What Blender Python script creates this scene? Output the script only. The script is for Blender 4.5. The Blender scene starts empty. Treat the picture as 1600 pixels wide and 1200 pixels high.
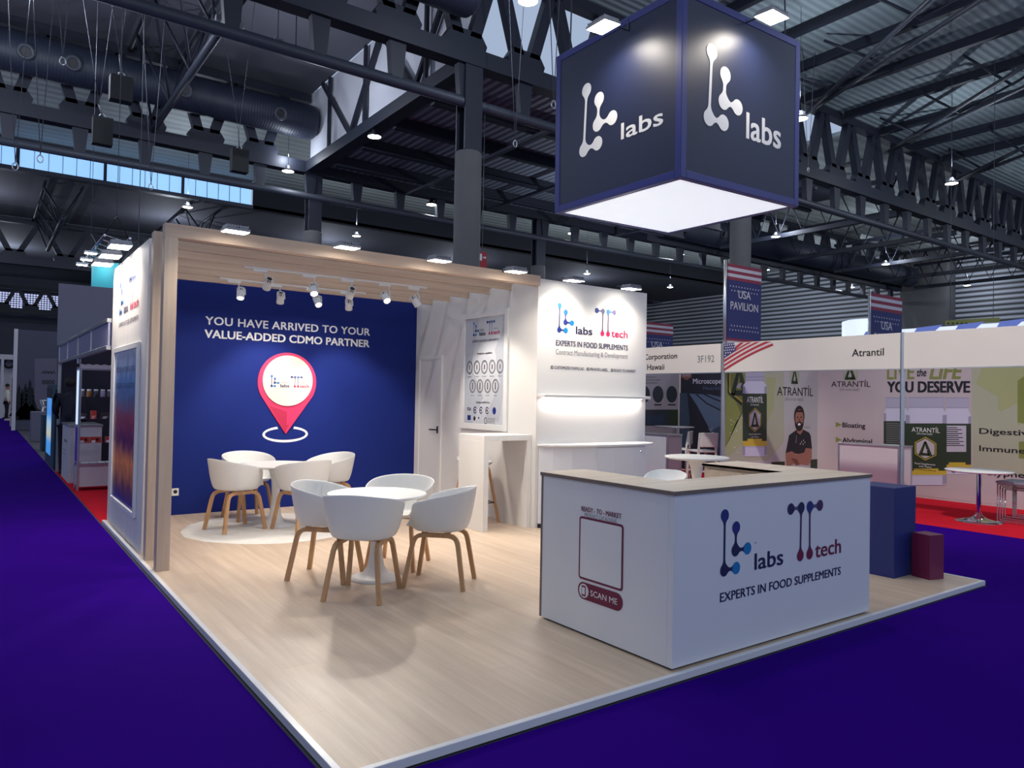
import bpy, bmesh, math, random
from mathutils import Vector, Matrix, Quaternion

random.seed(7)
SC = bpy.context.scene
COL = SC.collection
PI = math.pi

# ------------------------------------------------------------------ camera
CAM_F, CAM_YAW, CAM_PITCH, CAM_ROLL = 1146.906, 0.627219, 0.0183556, 0.0181538
CAM_LOC = Vector((-1.186028, -2.734570, 1.506935))
_fw = Vector((math.sin(CAM_YAW) * math.cos(CAM_PITCH), math.cos(CAM_YAW) * math.cos(CAM_PITCH), math.sin(CAM_PITCH)))
_rt0 = Vector((math.cos(CAM_YAW), -math.sin(CAM_YAW), 0))
_up0 = _rt0.cross(_fw)
_rt = _rt0 * math.cos(CAM_ROLL) + _up0 * math.sin(CAM_ROLL)
_up = -_rt0 * math.sin(CAM_ROLL) + _up0 * math.cos(CAM_ROLL)
cam_data = bpy.data.cameras.new('camera')
cam = bpy.data.objects.new('camera', cam_data)
COL.objects.link(cam)
m = Matrix((_rt, _up, -_fw)).transposed().to_4x4()
m.translation = CAM_LOC
cam.matrix_world = m
cam_data.sensor_fit = 'HORIZONTAL'
cam_data.sensor_width = 36.0
cam_data.lens = 36.0 * CAM_F / 1600.0
cam_data.clip_start = 0.05
cam_data.clip_end = 400
SC.camera = cam

# ------------------------------------------------------------------ world, view, hall light
SC.view_settings.view_transform = 'Standard'
SC.view_settings.look = 'None'
SC.view_settings.exposure = 0.0
SC.view_settings.gamma = 1.0
SC.view_settings.use_curve_mapping = False
SC.cycles.use_denoising = True
SC.cycles.max_bounces = 6
SC.cycles.diffuse_bounces = 3
SC.cycles.glossy_bounces = 3
SC.cycles.sample_clamp_indirect = 6.0
W = bpy.data.worlds.new('world')
SC.world = W
W.use_nodes = True
W.node_tree.nodes['Background'].inputs[0].default_value = (0.50, 0.62, 0.85, 1)
W.node_tree.nodes['Background'].inputs[1].default_value = 0.74


def lamp(name, kind, loc, target, energy, color, parent=None, size=0.1, size_y=None, cone=60, blend=0.5, spread=None):
    L = bpy.data.lights.new(name, kind)
    L.energy = energy
    L.color = color
    if kind == 'AREA':
        L.shape = 'RECTANGLE'
        L.size = size
        L.size_y = size_y or size
        if spread:
            L.spread = math.radians(spread)
    elif kind == 'SPOT':
        L.spot_size = math.radians(cone)
        L.spot_blend = blend
        L.shadow_soft_size = size
    else:
        L.shadow_soft_size = size
    o = bpy.data.objects.new(name, L)
    COL.objects.link(o)
    loc = Vector(loc)
    o.location = loc
    d = Vector(target) - loc
    o.rotation_euler = d.to_track_quat('-Z', 'Y').to_euler()
    if parent:
        o.parent = parent
        o.location = loc - parent.location
    return o


COOL = (0.78, 0.86, 1.0)
HALL_E = 80.0
ROOF_FILL_E = 260.0
# high-bay lamps of the hall that hang behind and beside the camera
for hx, hy in ((-9, -16), (0, -16), (9, -16), (18, -16), (27, -16), (-9, -7), (0, -7), (9, -7), (18, -7),
               (27, -7), (-9, 2.5), (-9, 12), (0, 2.5), (18, 2.5), (-9, 21), (0, 21)):
    lamp('unseen_light', 'SPOT', (hx, hy, 11.0), (hx, hy, 0), HALL_E * (0.45 if hy < 0 else 1), COOL, cone=150, blend=0.6, size=0.25)
    lamp('roof_fill', 'POINT', (hx, hy, 11.4), (hx, hy, 20), ROOF_FILL_E, COOL, size=0.1)  # added fill point above each lamp, only to brighten the roof

for hx, hy in ((-6, 37), (26, 37), (40, 37), (54, 38), (-2, 51), (9, 51), (20, 51), (32, 51), (46, 51), (0, 70), (12, 70), (28, 70), (50, 70),
               (58, 8), (46, 10), (58, 38), (7.2, 22), (-3, 24), (0, 19), (22, 22), (29, 24)):
    lamp('roof_fill', 'POINT', (hx, hy, 11.3 if hx != 22 and hx != 29 else 9.0), (hx, hy, 20), ROOF_FILL_E * 1.3, COOL, size=0.1)  # more added fill points without fixtures, lifting the roof of the other bays
for hy in (-3.0, 2.0, 7.0):  # added warm spots without fixtures, aimed to brighten the pavilion fascia
    lamp('unseen_light', 'SPOT', (2.0, hy - 4.0, 11.0), (9.3, hy, 1.4), 3300.0, (1.0, 0.93, 0.84), cone=30, blend=0.8, size=0.25)

# ------------------------------------------------------------------ helpers


def lin(c):
    r = []
    for v in c[:3]:
        v = v / 255.0
        r.append(v / 12.92 if v <= 0.04045 else ((v + 0.055) / 1.055) ** 2.4)
    return (r[0], r[1], r[2], 1.0)


MATS = {}


def mat(name, rgb, rough=0.6, metal=0.0, vary=0.04, scale=6.0, bump=0.0, emit=0.0, spec=0.5, coat=0.0):
    """procedural principled material: base colour with a little noise"""
    if name in MATS:
        return MATS[name]
    M = bpy.data.materials.new(name)
    M.use_nodes = True
    nt = M.node_tree
    b = nt.nodes['Principled BSDF']
    b.inputs['Roughness'].default_value = rough
    b.inputs['Metallic'].default_value = metal
    b.inputs['Specular IOR Level'].default_value = spec
    if coat:
        b.inputs['Coat Weight'].default_value = coat
    c = lin(rgb)
    if vary > 0:
        tc = nt.nodes.new('ShaderNodeTexCoord')
        nz = nt.nodes.new('ShaderNodeTexNoise')
        nz.inputs['Scale'].default_value = scale
        nz.inputs['Detail'].default_value = 4
        mx = nt.nodes.new('ShaderNodeMix')
        mx.data_type = 'RGBA'
        k = 1 - vary
        mx.inputs[6].default_value = (c[0] * k, c[1] * k, c[2] * k, 1)
        k = 1 + vary
        mx.inputs[7].default_value = (min(1, c[0] * k), min(1, c[1] * k), min(1, c[2] * k), 1)
        nt.links.new(tc.outputs['Object'], nz.inputs['Vector'])
        nt.links.new(nz.outputs[0], mx.inputs[0])
        nt.links.new(mx.outputs[2], b.inputs['Base Color'])
        if bump:
            bp = nt.nodes.new('ShaderNodeBump')
            bp.inputs['Strength'].default_value = bump
            bp.inputs['Distance'].default_value = 0.01
            nt.links.new(nz.outputs[0], bp.inputs['Height'])
            nt.links.new(bp.outputs[0], b.inputs['Normal'])
    else:
        b.inputs['Base Color'].default_value = c
    if emit:
        b.inputs['Emission Color'].default_value = c
        b.inputs['Emission Strength'].default_value = emit
    MATS[name] = M
    return M


def node_mat(name):
    M = bpy.data.materials.new(name)
    M.use_nodes = True
    MATS[name] = M
    nt = M.node_tree
    return M, nt, nt.nodes['Principled BSDF']


def N(nt, kind, **kw):
    n = nt.nodes.new(kind)
    for k, v in kw.items():
        setattr(n, k, v)
    return n


def ramp(nt, stops):
    r = nt.nodes.new('ShaderNodeValToRGB')
    e = r.color_ramp.elements
    while len(e) < len(stops):
        e.new(0.5)
    for i, (p, c) in enumerate(stops):
        e[i].position = p
        e[i].color = lin(c)
    return r


def wood_mat(name, dark, light, axis='Y', plank=0.0, rough=0.45, scale=1.0):
    """streaky wood: noise drawn out along one axis, optional planks across"""
    M, nt, b = node_mat(name)
    tc = N(nt, 'ShaderNodeTexCoord')
    mp = N(nt, 'ShaderNodeMapping')
    s = {'X': (0.5, 9, 9), 'Y': (9, 0.5, 9), 'Z': (9, 9, 0.5)}[axis]
    mp.inputs['Scale'].default_value = [v * scale for v in s]
    nz = N(nt, 'ShaderNodeTexNoise')
    nz.inputs['Scale'].default_value = 1.6
    nz.inputs['Detail'].default_value = 6
    nz.inputs['Roughness'].default_value = 0.62
    nt.links.new(tc.outputs['Object'], mp.inputs['Vector'])
    nt.links.new(mp.outputs[0], nz.inputs['Vector'])
    r = ramp(nt, [(0.28, dark), (0.72, light)])
    nt.links.new(nz.outputs[0], r.inputs[0])
    out = r.outputs[0]
    if plank:
        m2 = N(nt, 'ShaderNodeMapping')
        m2.inputs['Rotation'].default_value = (0, 0, PI / 2)
        br = N(nt, 'ShaderNodeTexBrick')
        br.inputs['Color1'].default_value = (1, 1, 1, 1)
        br.inputs['Color2'].default_value = (0.90, 0.89, 0.88, 1)
        br.inputs['Mortar'].default_value = (0.80, 0.78, 0.76, 1)
        br.inputs['Scale'].default_value = 1.0
        br.inputs['Mortar Size'].default_value = 0.0012
        br.inputs['Brick Width'].default_value = 1.25
        br.inputs['Row Height'].default_value = plank
        nt.links.new(tc.outputs['Object'], m2.inputs['Vector'])
        nt.links.new(m2.outputs[0], br.inputs['Vector'])
        mx = N(nt, 'ShaderNodeMix', data_type='RGBA', blend_type='MULTIPLY')
        mx.inputs[0].default_value = 1.0
        nt.links.new(out, mx.inputs[6])
        nt.links.new(br.outputs[0], mx.inputs[7])
        out = mx.outputs[2]
    nt.links.new(out, b.inputs['Base Color'])
    b.inputs['Roughness'].default_value = rough
    return M


def ribbed_mat(name, rgb, axis, pitch, rough=0.6, metal=0.0, depth=0.03, contrast=0.35):
    """corrugated sheet: ribs across one axis"""
    M, nt, b = node_mat(name)
    tc = N(nt, 'ShaderNodeTexCoord')
    wv = N(nt, 'ShaderNodeTexWave', wave_type='BANDS', bands_direction=axis, wave_profile='SIN')
    wv.inputs['Scale'].default_value = 1.0 / pitch * 0.314
    wv.inputs['Distortion'].default_value = 0.0
    nt.links.new(tc.outputs['Object'], wv.inputs['Vector'])
    c = lin(rgb)
    mx = N(nt, 'ShaderNodeMix', data_type='RGBA')
    mx.inputs[6].default_value = (c[0] * (1 - contrast), c[1] * (1 - contrast), c[2] * (1 - contrast), 1)
    mx.inputs[7].default_value = c
    nt.links.new(wv.outputs[1], mx.inputs[0])
    nt.links.new(mx.outputs[2], b.inputs['Base Color'])
    bp = N(nt, 'ShaderNodeBump')
    bp.inputs['Distance'].default_value = depth
    bp.inputs['Strength'].default_value = 1.0
    nt.links.new(wv.outputs[1], bp.inputs['Height'])
    nt.links.new(bp.outputs[0], b.inputs['Normal'])
    b.inputs['Roughness'].default_value = rough
    b.inputs['Metallic'].default_value = metal
    return M


def text_data(s, bold=0.0, shear=0.0, spacing=1.0):
    cu = bpy.data.curves.new('t', 'FONT')
    cu.body = s
    cu.size = 1.0
    cu.offset = bold
    cu.shear = shear
    cu.space_character = spacing
    cu.resolution_u = 3
    o = bpy.data.objects.new('t', cu)
    COL.objects.link(o)
    dg = bpy.context.evaluated_depsgraph_get()
    me = bpy.data.meshes.new_from_object(o.evaluated_get(dg))
    bpy.data.objects.remove(o)
    bpy.data.curves.remove(cu)
    vs = [v.co.copy() for v in me.vertices]
    fs = [list(p.vertices) for p in me.polygons]
    bpy.data.meshes.remove(me)
    return vs, fs


_capH = None


def cap_height():
    global _capH
    if _capH is None:
        vs, _ = text_data('H')
        _capH = max(v.y for v in vs) - min(v.y for v in vs)
    return _capH


# planes that decals lie on: u to the viewer's right, v up, layer lifts off the surface
def PY(y0):
    return lambda u, v, l=1: Vector((u, y0 - 0.0015 * l, v))


def PX(x0):
    return lambda u, v, l=1: Vector((x0 - 0.0015 * l, -u, v))


def POB(o, r, upv, nrm):
    o, r, upv, nrm = Vector(o), Vector(r), Vector(upv), Vector(nrm)
    return lambda u, v, l=1: o + r * u + upv * v + nrm * (0.0015 * l)


class MB:
    """collects shapes, then links them as ONE mesh object"""

    def __init__(self):
        self.bm = bmesh.new()
        self.mats = []

    def mi(self, m):
        if m not in self.mats:
            self.mats.append(m)
        return self.mats.index(m)

    def face(self, m, pts, smooth=False):
        vs = [self.bm.verts.new(p) for p in pts]
        try:
            f = self.bm.faces.new(vs)
            f.material_index = self.mi(m)
            f.smooth = smooth
        except ValueError:
            pass

    def box(self, m, x0, y0, z0, x1, y1, z1, bevel=0.0, seg=2):
        x0, x1 = min(x0, x1), max(x0, x1)
        y0, y1 = min(y0, y1), max(y0, y1)
        z0, z1 = min(z0, z1), max(z0, z1)
        b = bmesh.new()
        v = [b.verts.new(p) for p in ((x0, y0, z0), (x1, y0, z0), (x1, y1, z0), (x0, y1, z0),
                                      (x0, y0, z1), (x1, y0, z1), (x1, y1, z1), (x0, y1, z1))]
        for q in ((3, 2, 1, 0), (4, 5, 6, 7), (0, 1, 5, 4), (1, 2, 6, 5), (2, 3, 7, 6), (3, 0, 4, 7)):
            b.faces.new([v[i] for i in q])
        if bevel > 0:
            bmesh.ops.bevel(b, geom=b.edges[:], offset=bevel, segments=seg, affect='EDGES', profile=0.5)
        self.merge(b, m)
        return self

    def merge(self, b, m, mtx=None, smooth=False):
        i = self.mi(m)
        mp = {}
        for v in b.verts:
            mp[v] = self.bm.verts.new(mtx @ v.co if mtx else v.co)
        for f in b.faces:
            try:
                nf = self.bm.faces.new([mp[v] for v in f.verts])
                nf.material_index = i
                nf.smooth = smooth or f.smooth
            except ValueError:
                pass
        b.free()

    def prism(self, m, pts2, z0, z1, bevel=0.0):
        """plan outline extruded in z"""
        b = bmesh.new()
        n = len(pts2)
        lo = [b.verts.new((p[0], p[1], z0)) for p in pts2]
        hi = [b.verts.new((p[0], p[1], z1)) for p in pts2]
        b.faces.new(lo[::-1])
        b.faces.new(hi)
        for i in range(n):
            b.faces.new((lo[i], lo[(i + 1) % n], hi[(i + 1) % n], hi[i]))
        bmesh.ops.recalc_face_normals(b, faces=b.faces[:])
        if bevel:
            bmesh.ops.bevel(b, geom=b.edges[:], offset=bevel, segments=1, affect='EDGES')
        self.merge(b, m)

    def slab(self, m, pl, pts, l0, l1):
        """outline on a decal plane with thickness from layer l0 to l1"""
        b = bmesh.new()
        n = len(pts)
        lo = [b.verts.new(pl(p[0], p[1], l0)) for p in pts]
        hi = [b.verts.new(pl(p[0], p[1], l1)) for p in pts]
        b.faces.new(lo[::-1])
        b.faces.new(hi)
        for i in range(n):
            b.faces.new((lo[i], lo[(i + 1) % n], hi[(i + 1) % n], hi[i]))
        bmesh.ops.recalc_face_normals(b, faces=b.faces[:])
        self.merge(b, m)

    def tube(self, m, pts, r, n=8, caps=True, smooth=True):
        pts = [Vector(p) for p in pts]
        rs = r if isinstance(r, (list, tuple)) else [r] * len(pts)
        rings = []
        ref = None
        for i, p in enumerate(pts):
            a = pts[max(0, i - 1)]
            c = pts[min(len(pts) - 1, i + 1)]
            t = (c - a).normalized()
            if ref is None:
                ref = t.orthogonal().normalized()
            else:
                ref = (ref - t * ref.dot(t))
                ref = ref.normalized() if ref.length > 1e-6 else t.orthogonal().normalized()
            bi = t.cross(ref)
            rings.append([self.bm.verts.new(p + (ref * math.cos(2 * PI * k / n) + bi * math.sin(2 * PI * k / n)) * rs[i])
                          for k in range(n)])
        i0 = self.mi(m)
        for a, c in zip(rings, rings[1:]):
            for k in range(n):
                f = self.bm.faces.new((a[k], a[(k + 1) % n], c[(k + 1) % n], c[k]))
                f.material_index = i0
                f.smooth = smooth
        if caps:
            for q in (rings[0][::-1], rings[-1]):
                f = self.bm.faces.new(q)
                f.material_index = i0

    def sweep(self, m, pts, side, w, t):
        """rectangular bar along pts; w across 'side', t the other way"""
        pts = [Vector(p) for p in pts]
        side = Vector(side).normalized()
        rings = []
        for i, p in enumerate(pts):
            a = pts[max(0, i - 1)]
            c = pts[min(len(pts) - 1, i + 1)]
            tg = (c - a).normalized()
            s = (side - tg * side.dot(tg)).normalized()
            nn = tg.cross(s)
            rings.append([self.bm.verts.new(p + s * (w / 2 * q[0]) + nn * (t / 2 * q[1]))
                          for q in ((-1, -1), (1, -1), (1, 1), (-1, 1))])
        i0 = self.mi(m)
        for a, c in zip(rings, rings[1:]):
            for k in range(4):
                self.bm.faces.new((a[k], a[(k + 1) % 4], c[(k + 1) % 4], c[k])).material_index = i0
        self.bm.faces.new(rings[0][::-1]).material_index = i0
        self.bm.faces.new(rings[-1]).material_index = i0

    def lathe(self, m, prof, c=(0, 0, 0), n=32, smooth=True, mtx=None):
        c = Vector(c)
        rings = []
        for r, z in prof:
            if r < 1e-5:
                p = Vector((0, 0, z))
                p = (mtx @ p if mtx else p) + c
                rings.append([self.bm.verts.new(p)])
            else:
                ring = []
                for k in range(n):
                    p = Vector((r * math.cos(2 * PI * k / n), r * math.sin(2 * PI * k / n), z))
                    ring.append(self.bm.verts.new((mtx @ p if mtx else p) + c))
                rings.append(ring)
        i0 = self.mi(m)
        for a, b in zip(rings, rings[1:]):
            for k in range(n):
                a0, a1 = (a[0], a[0]) if len(a) == 1 else (a[k], a[(k + 1) % n])
                b0, b1 = (b[0], b[0]) if len(b) == 1 else (b[k], b[(k + 1) % n])
                q = [a0, a1, b1, b0]
                u = []
                for v in q:
                    if v not in u:
                        u.append(v)
                if len(u) >= 3:
                    f = self.bm.faces.new(u)
                    f.material_index = i0
                    f.smooth = smooth

    # ---- decals
    def poly(self, m, pl, pts, l=1):
        self.face(m, [pl(p[0], p[1], l) for p in pts])

    def rect(self, m, pl, u0, v0, u1, v1, l=1):
        self.poly(m, pl, ((u0, v0), (u1, v0), (u1, v1), (u0, v1)), l)

    def rrect(self, m, pl, u0, v0, u1, v1, r, l=1):
        pts = []
        for cx, cy, a0 in ((u1 - r, v0 + r, -90), (u1 - r, v1 - r, 0), (u0 + r, v1 - r, 90), (u0 + r, v0 + r, 180)):
            for k in range(7):
                a = math.radians(a0 + 15 * k)
                pts.append((cx + r * math.cos(a), cy + r * math.sin(a)))
        self.poly(m, pl, pts, l)

    def circ(self, m, pl, u, v, ru, rv=None, l=1, n=28):
        rv = rv or ru
        self.poly(m, pl, [(u + ru * math.cos(2 * PI * k / n), v + rv * math.sin(2 * PI * k / n)) for k in range(n)], l)

    def ring(self, m, pl, u, v, ru, rv, w, l=1, a0=0, a1=360, n=40):
        for k in range(n):
            a = math.radians(a0 + (a1 - a0) * k / n)
            b = math.radians(a0 + (a1 - a0) * (k + 1) / n)
            self.poly(m, pl, [(u + ru * math.cos(a), v + rv * math.sin(a)), (u + ru * math.cos(b), v + rv * math.sin(b)),
                              (u + (ru - w) * math.cos(b), v + (rv - w) * math.sin(b)),
                              (u + (ru - w) * math.cos(a), v + (rv - w) * math.sin(a))], l)

    def line(self, m, pl, u0, v0, u1, v1, w, l=1):
        d = Vector((u1 - u0, v1 - v0))
        if d.length < 1e-6:
            return
        q = Vector((-d.y, d.x)).normalized() * (w / 2)
        self.poly(m, pl, ((u0 - q.x, v0 - q.y), (u1 - q.x, v1 - q.y), (u1 + q.x, v1 + q.y), (u0 + q.x, v0 + q.y)), l)

    def text(self, m, pl, s, u, v, w=None, h=0.1, l=2, bold=0.0, shear=0.0, align='L', spacing=1.0, clip=None):
        """cap height h; width w stretches the line to fit; baseline v"""
        vs, fs = text_data(s, 0.0, shear, spacing)
        x0 = min(p.x for p in vs)
        x1 = max(p.x for p in vs)
        sy = h / cap_height()
        sx = (w / (x1 - x0)) if w else sy
        W_ = (x1 - x0) * sx
        ou = u - (W_ if align == 'R' else W_ / 2 if align == 'C' else 0)
        i0 = self.mi(m)
        P = [(ou + (p.x - x0) * sx, v + p.y * sy) for p in vs]
        if clip is not None:
            P = [(min(q[0], clip), q[1]) for q in P]
        bd = bold * h * 1.7
        for lk, (du, dv) in enumerate(((0, 0),) if not bold else ((-bd, -bd * 0.6), (bd, -bd * 0.6), (-bd, bd * 0.6), (bd, bd * 0.6))):
            bv = [self.bm.verts.new(pl(q[0] + du, q[1] + dv, l + 0.14 * lk)) for q in P]
            for f in fs:
                try:
                    self.bm.faces.new([bv[i] for i in f]).material_index = i0
                except ValueError:
                    pass

    def neck(self, m, pl, a, b, r, hw, l=1):
        a, b = Vector(a), Vector(b)
        d = b - a
        L = d.length
        d.normalize()
        q = Vector((-d.y, d.x))
        prof = [(0.50, 0.80), (0.80, 0.60), (1.05, 0.40), (1.32, 0.28), (1.7, 0.23)]
        A = [(x * r, max(hw, y * r)) for x, y in prof if x * r < L / 2]
        st = A + [(L - x, y) for x, y in A[::-1]]
        for (s0, w0), (s1, w1) in zip(st, st[1:]):
            p0, p1 = a + d * s0, a + d * s1
            self.poly(m, pl, [(p0 - q * w0)[:], (p1 - q * w1)[:], (p1 + q * w1)[:], (p0 + q * w0)[:]], l)

    def build(self, name, parent=None, world=True, smooth=None, recalc=False):
        if recalc:
            bmesh.ops.recalc_face_normals(self.bm, faces=self.bm.faces[:])
        me = bpy.data.meshes.new(name)
        if parent is not None and world:
            off = -root_loc(parent)
            for v in self.bm.verts:
                v.co += off
        self.bm.to_mesh(me)
        self.bm.free()
        for mm in self.mats:
            me.materials.append(mm)
        o = bpy.data.objects.new(name, me)
        COL.objects.link(o)
        if parent is not None:
            o.parent = parent
        return o


def root_loc(o):
    v = Vector((0, 0, 0))
    while o is not None:
        v += o.location
        o = o.parent
    return v


def thing(name, label, cat, loc=(0, 0, 0), rz=0.0, group=None):
    o = bpy.data.objects.new(name, None)
    COL.objects.link(o)
    o.location = loc
    o.rotation_euler = (0, 0, rz)
    o.empty_display_size = 0.1
    o['label'] = label
    o['category'] = cat
    if group:
        o['group'] = group
    return o


def tag(o, label, cat, group=None):
    o['label'] = label
    o['category'] = cat
    if group:
        o['group'] = group
    return o


def struct(o):
    o['kind'] = 'structure'
    return o


def dup(root, loc, rz, label, group=None):
    r = root.copy()
    COL.objects.link(r)
    r.location = loc
    r.rotation_euler = (0, 0, rz)
    r['label'] = label
    if group:
        r['group'] = group
    for ch in list(root.children):
        c = ch.copy()
        COL.objects.link(c)
        c.parent = r
        for g in ch.children:
            d = g.copy()
            COL.objects.link(d)
            d.parent = c
    return r


def at(px, py, axis, v):
    """point of the photograph dropped onto a plane of the place"""
    d = _fw + _rt * ((px - 800) / CAM_F) - _up * ((py - 600) / CAM_F)
    i = 'xyz'.index(axis)
    return CAM_LOC + d * ((v - CAM_LOC[i]) / d[i])


def uy(px, py, y0):
    p = at(px, py, 'y', y0)
    return p.x, p.z


def ux(px, py, x0):
    p = at(px, py, 'x', x0)
    return -p.y, p.z

# ------------------------------------------------------------------ materials
STEEL = mat('dark_steel', (34, 38, 52), 0.55, 0.0, 0.10, 2.0)
STEEL2 = mat('grey_steel', (62, 66, 78), 0.5, 0.0, 0.08, 2.0)
CONC = mat('concrete', (98, 97, 99), 0.9, 0, 0.16, 1.6, bump=0.2)
ROOFP = mat('roof_panel', (84, 85, 95), 0.8, 0, 0.05, 0.6)
CLAD = mat('clerestory_panel', (214, 214, 222), 0.8, 0, 0.05, 0.6)
DARKWALL = mat('dark_cladding', (26, 28, 38), 0.9, 0, 0.1, 0.6)
WHITE = mat('white_panel', (236, 233, 228), 0.55, 0, 0.012, 3)
WHITE2 = mat('white_laminate', (226, 226, 230), 0.42, 0, 0.012, 3)
WPLAST = mat('white_plastic', (234, 233, 230), 0.38, 0, 0.01, 5)
NAVYW = mat('blue_wall_print', (25, 41, 114), 0.7, 0, 0.03, 2, spec=0.12)
NAVYF = mat('navy_fabric', (28, 36, 68), 0.42, 0, 0.05, 14, spec=0.42)
NAVYE = mat('blue_frame_profile', (34, 44, 120), 0.35, 0, 0.03, 6)
ALU = mat('aluminium', (205, 207, 212), 0.28, 0.85, 0.03, 10)
ALU_TRIM = mat('aluminium_trim', (222, 222, 226), 0.3, 0.0, 0.02, 10)
CHROME = mat('chrome', (215, 215, 218), 0.08, 1.0, 0.0)
BLACK = mat('black_plastic', (22, 22, 24), 0.5, 0, 0.05, 8)
INK = mat('ink_navy', (24, 26, 78), 0.5, 0, 0.02, 5)
INKB = mat('ink_black', (24, 24, 30), 0.55, 0, 0.02, 5)
INKG = mat('ink_grey', (122, 122, 130), 0.6, 0, 0.02, 5)
WHITEINK = mat('white_lettering', (240, 240, 240), 0.5, 0, 0.01, 5)
MAROON = mat('ink_maroon', (112, 22, 60), 0.55, 0, 0.03, 5)
CRIMSON = mat('ink_crimson', (200, 24, 84), 0.5, 0, 0.03, 5)
PINK = mat('pin_pink', (236, 52, 100), 0.45, 0, 0.02, 5)
PINKD = mat('pin_dark_pink', (180, 36, 76), 0.45, 0, 0.02, 5)
L_BLUE = mat('logo_blue', (44, 104, 205), 0.5, 0, 0.02, 5)
L_NAVY = mat('logo_navy', (26, 44, 122), 0.5, 0, 0.02, 5)
L_TEAL = mat('logo_teal', (0, 122, 186), 0.5, 0, 0.02, 5)
L_GREY = mat('logo_grey', (84, 82, 116), 0.5, 0, 0.02, 5)
L_STEM = mat('logo_stem', (70, 40, 84), 0.5, 0, 0.02, 5)
FLOODEM = mat('flood_glow', (255, 250, 240), 0.5, emit=22, vary=0)
SPOTEM = mat('spot_glow', (255, 246, 230), 0.5, emit=40, vary=0)
HALLEM = mat('hall_lamp_glow', (255, 255, 240), 0.5, emit=18, vary=0)
BOXGLOW = mat('lightbox_glow', (226, 233, 242), 0.5, emit=0.82, vary=0)
SKYGLOW = mat('window_daylight', (150, 198, 250), 0.5, emit=0.95, vary=0)
SKYGLOW2 = mat('window_daylight_pale', (196, 206, 250), 0.5, emit=0.95, vary=0)
FLOORW = wood_mat('beech_planks', (196, 172, 150), (222, 201, 178), 'Y', 0.19, 0.38)
BEECH = wood_mat('beech_beam', (190, 162, 138), (216, 192, 168), 'X', 0, 0.55)
BEECHV = wood_mat('beech_post', (186, 164, 144), (212, 192, 170), 'Z', 0, 0.55)
BEECHT = wood_mat('counter_top_beech', (214, 192, 166), (236, 218, 194), 'X', 0, 0.45)
EDGE = mat('counter_top_edge', (120, 106, 98), 0.6, 0, 0.05, 8)
OAK = wood_mat('oak_leg', (178, 134, 94), (208, 164, 118), 'Z', 0, 0.45, 1.4)
PALEWALL = wood_mat('limed_wood_wall', (226, 218, 210), (240, 234, 228), 'Z', 0, 0.6)


def carpet(name, c, vary=0.10):
    M, nt, b = node_mat(name)
    tc = N(nt, 'ShaderNodeTexCoord')
    a = N(nt, 'ShaderNodeTexNoise')
    a.inputs['Scale'].default_value = 1.1
    a.inputs['Detail'].default_value = 3
    f = N(nt, 'ShaderNodeTexNoise')
    f.inputs['Scale'].default_value = 260
    nt.links.new(tc.outputs['Object'], a.inputs['Vector'])
    nt.links.new(tc.outputs['Object'], f.inputs['Vector'])
    ad = N(nt, 'ShaderNodeMath', operation='ADD')
    nt.links.new(a.outputs[0], ad.inputs[0])
    nt.links.new(f.outputs[0], ad.inputs[1])
    r = N(nt, 'ShaderNodeMapRange')
    r.inputs['From Min'].default_value = 0.6
    r.inputs['From Max'].default_value = 1.4
    nt.links.new(ad.outputs[0], r.inputs[0])
    cl = lin(c)
    mx = N(nt, 'ShaderNodeMix', data_type='RGBA')
    mx.inputs[6].default_value = (cl[0] * (1 - vary), cl[1] * (1 - vary), cl[2] * (1 - vary), 1)
    mx.inputs[7].default_value = (cl[0] * (1 + vary), cl[1] * (1 + vary), cl[2] * (1 + vary), 1)
    nt.links.new(r.outputs[0], mx.inputs[0])
    nt.links.new(mx.outputs[2], b.inputs['Base Color'])
    bp = N(nt, 'ShaderNodeBump')
    bp.inputs['Strength'].default_value = 0.25
    bp.inputs['Distance'].default_value = 0.003
    nt.links.new(f.outputs[0], bp.inputs['Height'])
    nt.links.new(bp.outputs[0], b.inputs['Normal'])
    b.inputs['Roughness'].default_value = 0.95
    b.inputs['Specular IOR Level'].default_value = 0.02
    return M


PANELBOX = mat('pale_casing', (150, 150, 158), 0.5)
PURPLE = carpet('purple_carpet', (44, 2, 122))
RED = carpet('red_carpet', (206, 34, 52))
GREYC = carpet('grey_carpet', (110, 110, 124))

HF = -0.039

# ------------------------------------------------------------------ hall shell
mb = MB()
mb.box(mat('hall_concrete_floor', (70, 70, 78), 0.8), -40, -26, HF - 0.3, 66, 92, HF - 0.008)
struct(mb.build('floor'))
mb = MB()
for x0, y0, x1, y1 in ((-14, -24, 60, -0.02), (-14, -0.02, -0.02, 60), (5.9, -0.02, 8.74, 40)):
    mb.box(PURPLE, x0, y0, HF - 0.008, x1, y1, HF)
struct(mb.build('floor_aisle_carpet'))
mb = MB()
mb.box(RED, 0.0, 6.97, HF - 0.008, 6.0, 13.5, HF)
struct(mb.build('floor_red_carpet'))
mb = MB()
mb.box(RED, 8.74, -8, HF - 0.008, 13.4, 20, HF)
struct(mb.build('floor_pavilion_carpet'))

RIBX = ribbed_mat('deck_ribs_across', (158, 174, 178), 'Y', 0.30, contrast=0.30)
RIBY = ribbed_mat('deck_ribs_along', (136, 144, 160), 'X', 0.34, contrast=0.5)
RIBF = ribbed_mat('far_roof_ribs', (176, 184, 182), 'Y', 0.7, contrast=0.2)
LOUV = ribbed_mat('louvre_wall', (190, 194, 204), 'Z', 0.42, contrast=0.97)


def slab_obj(name, m, *b):
    q = MB()
    q.box(m, *b)
    return struct(q.build(name))


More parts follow.
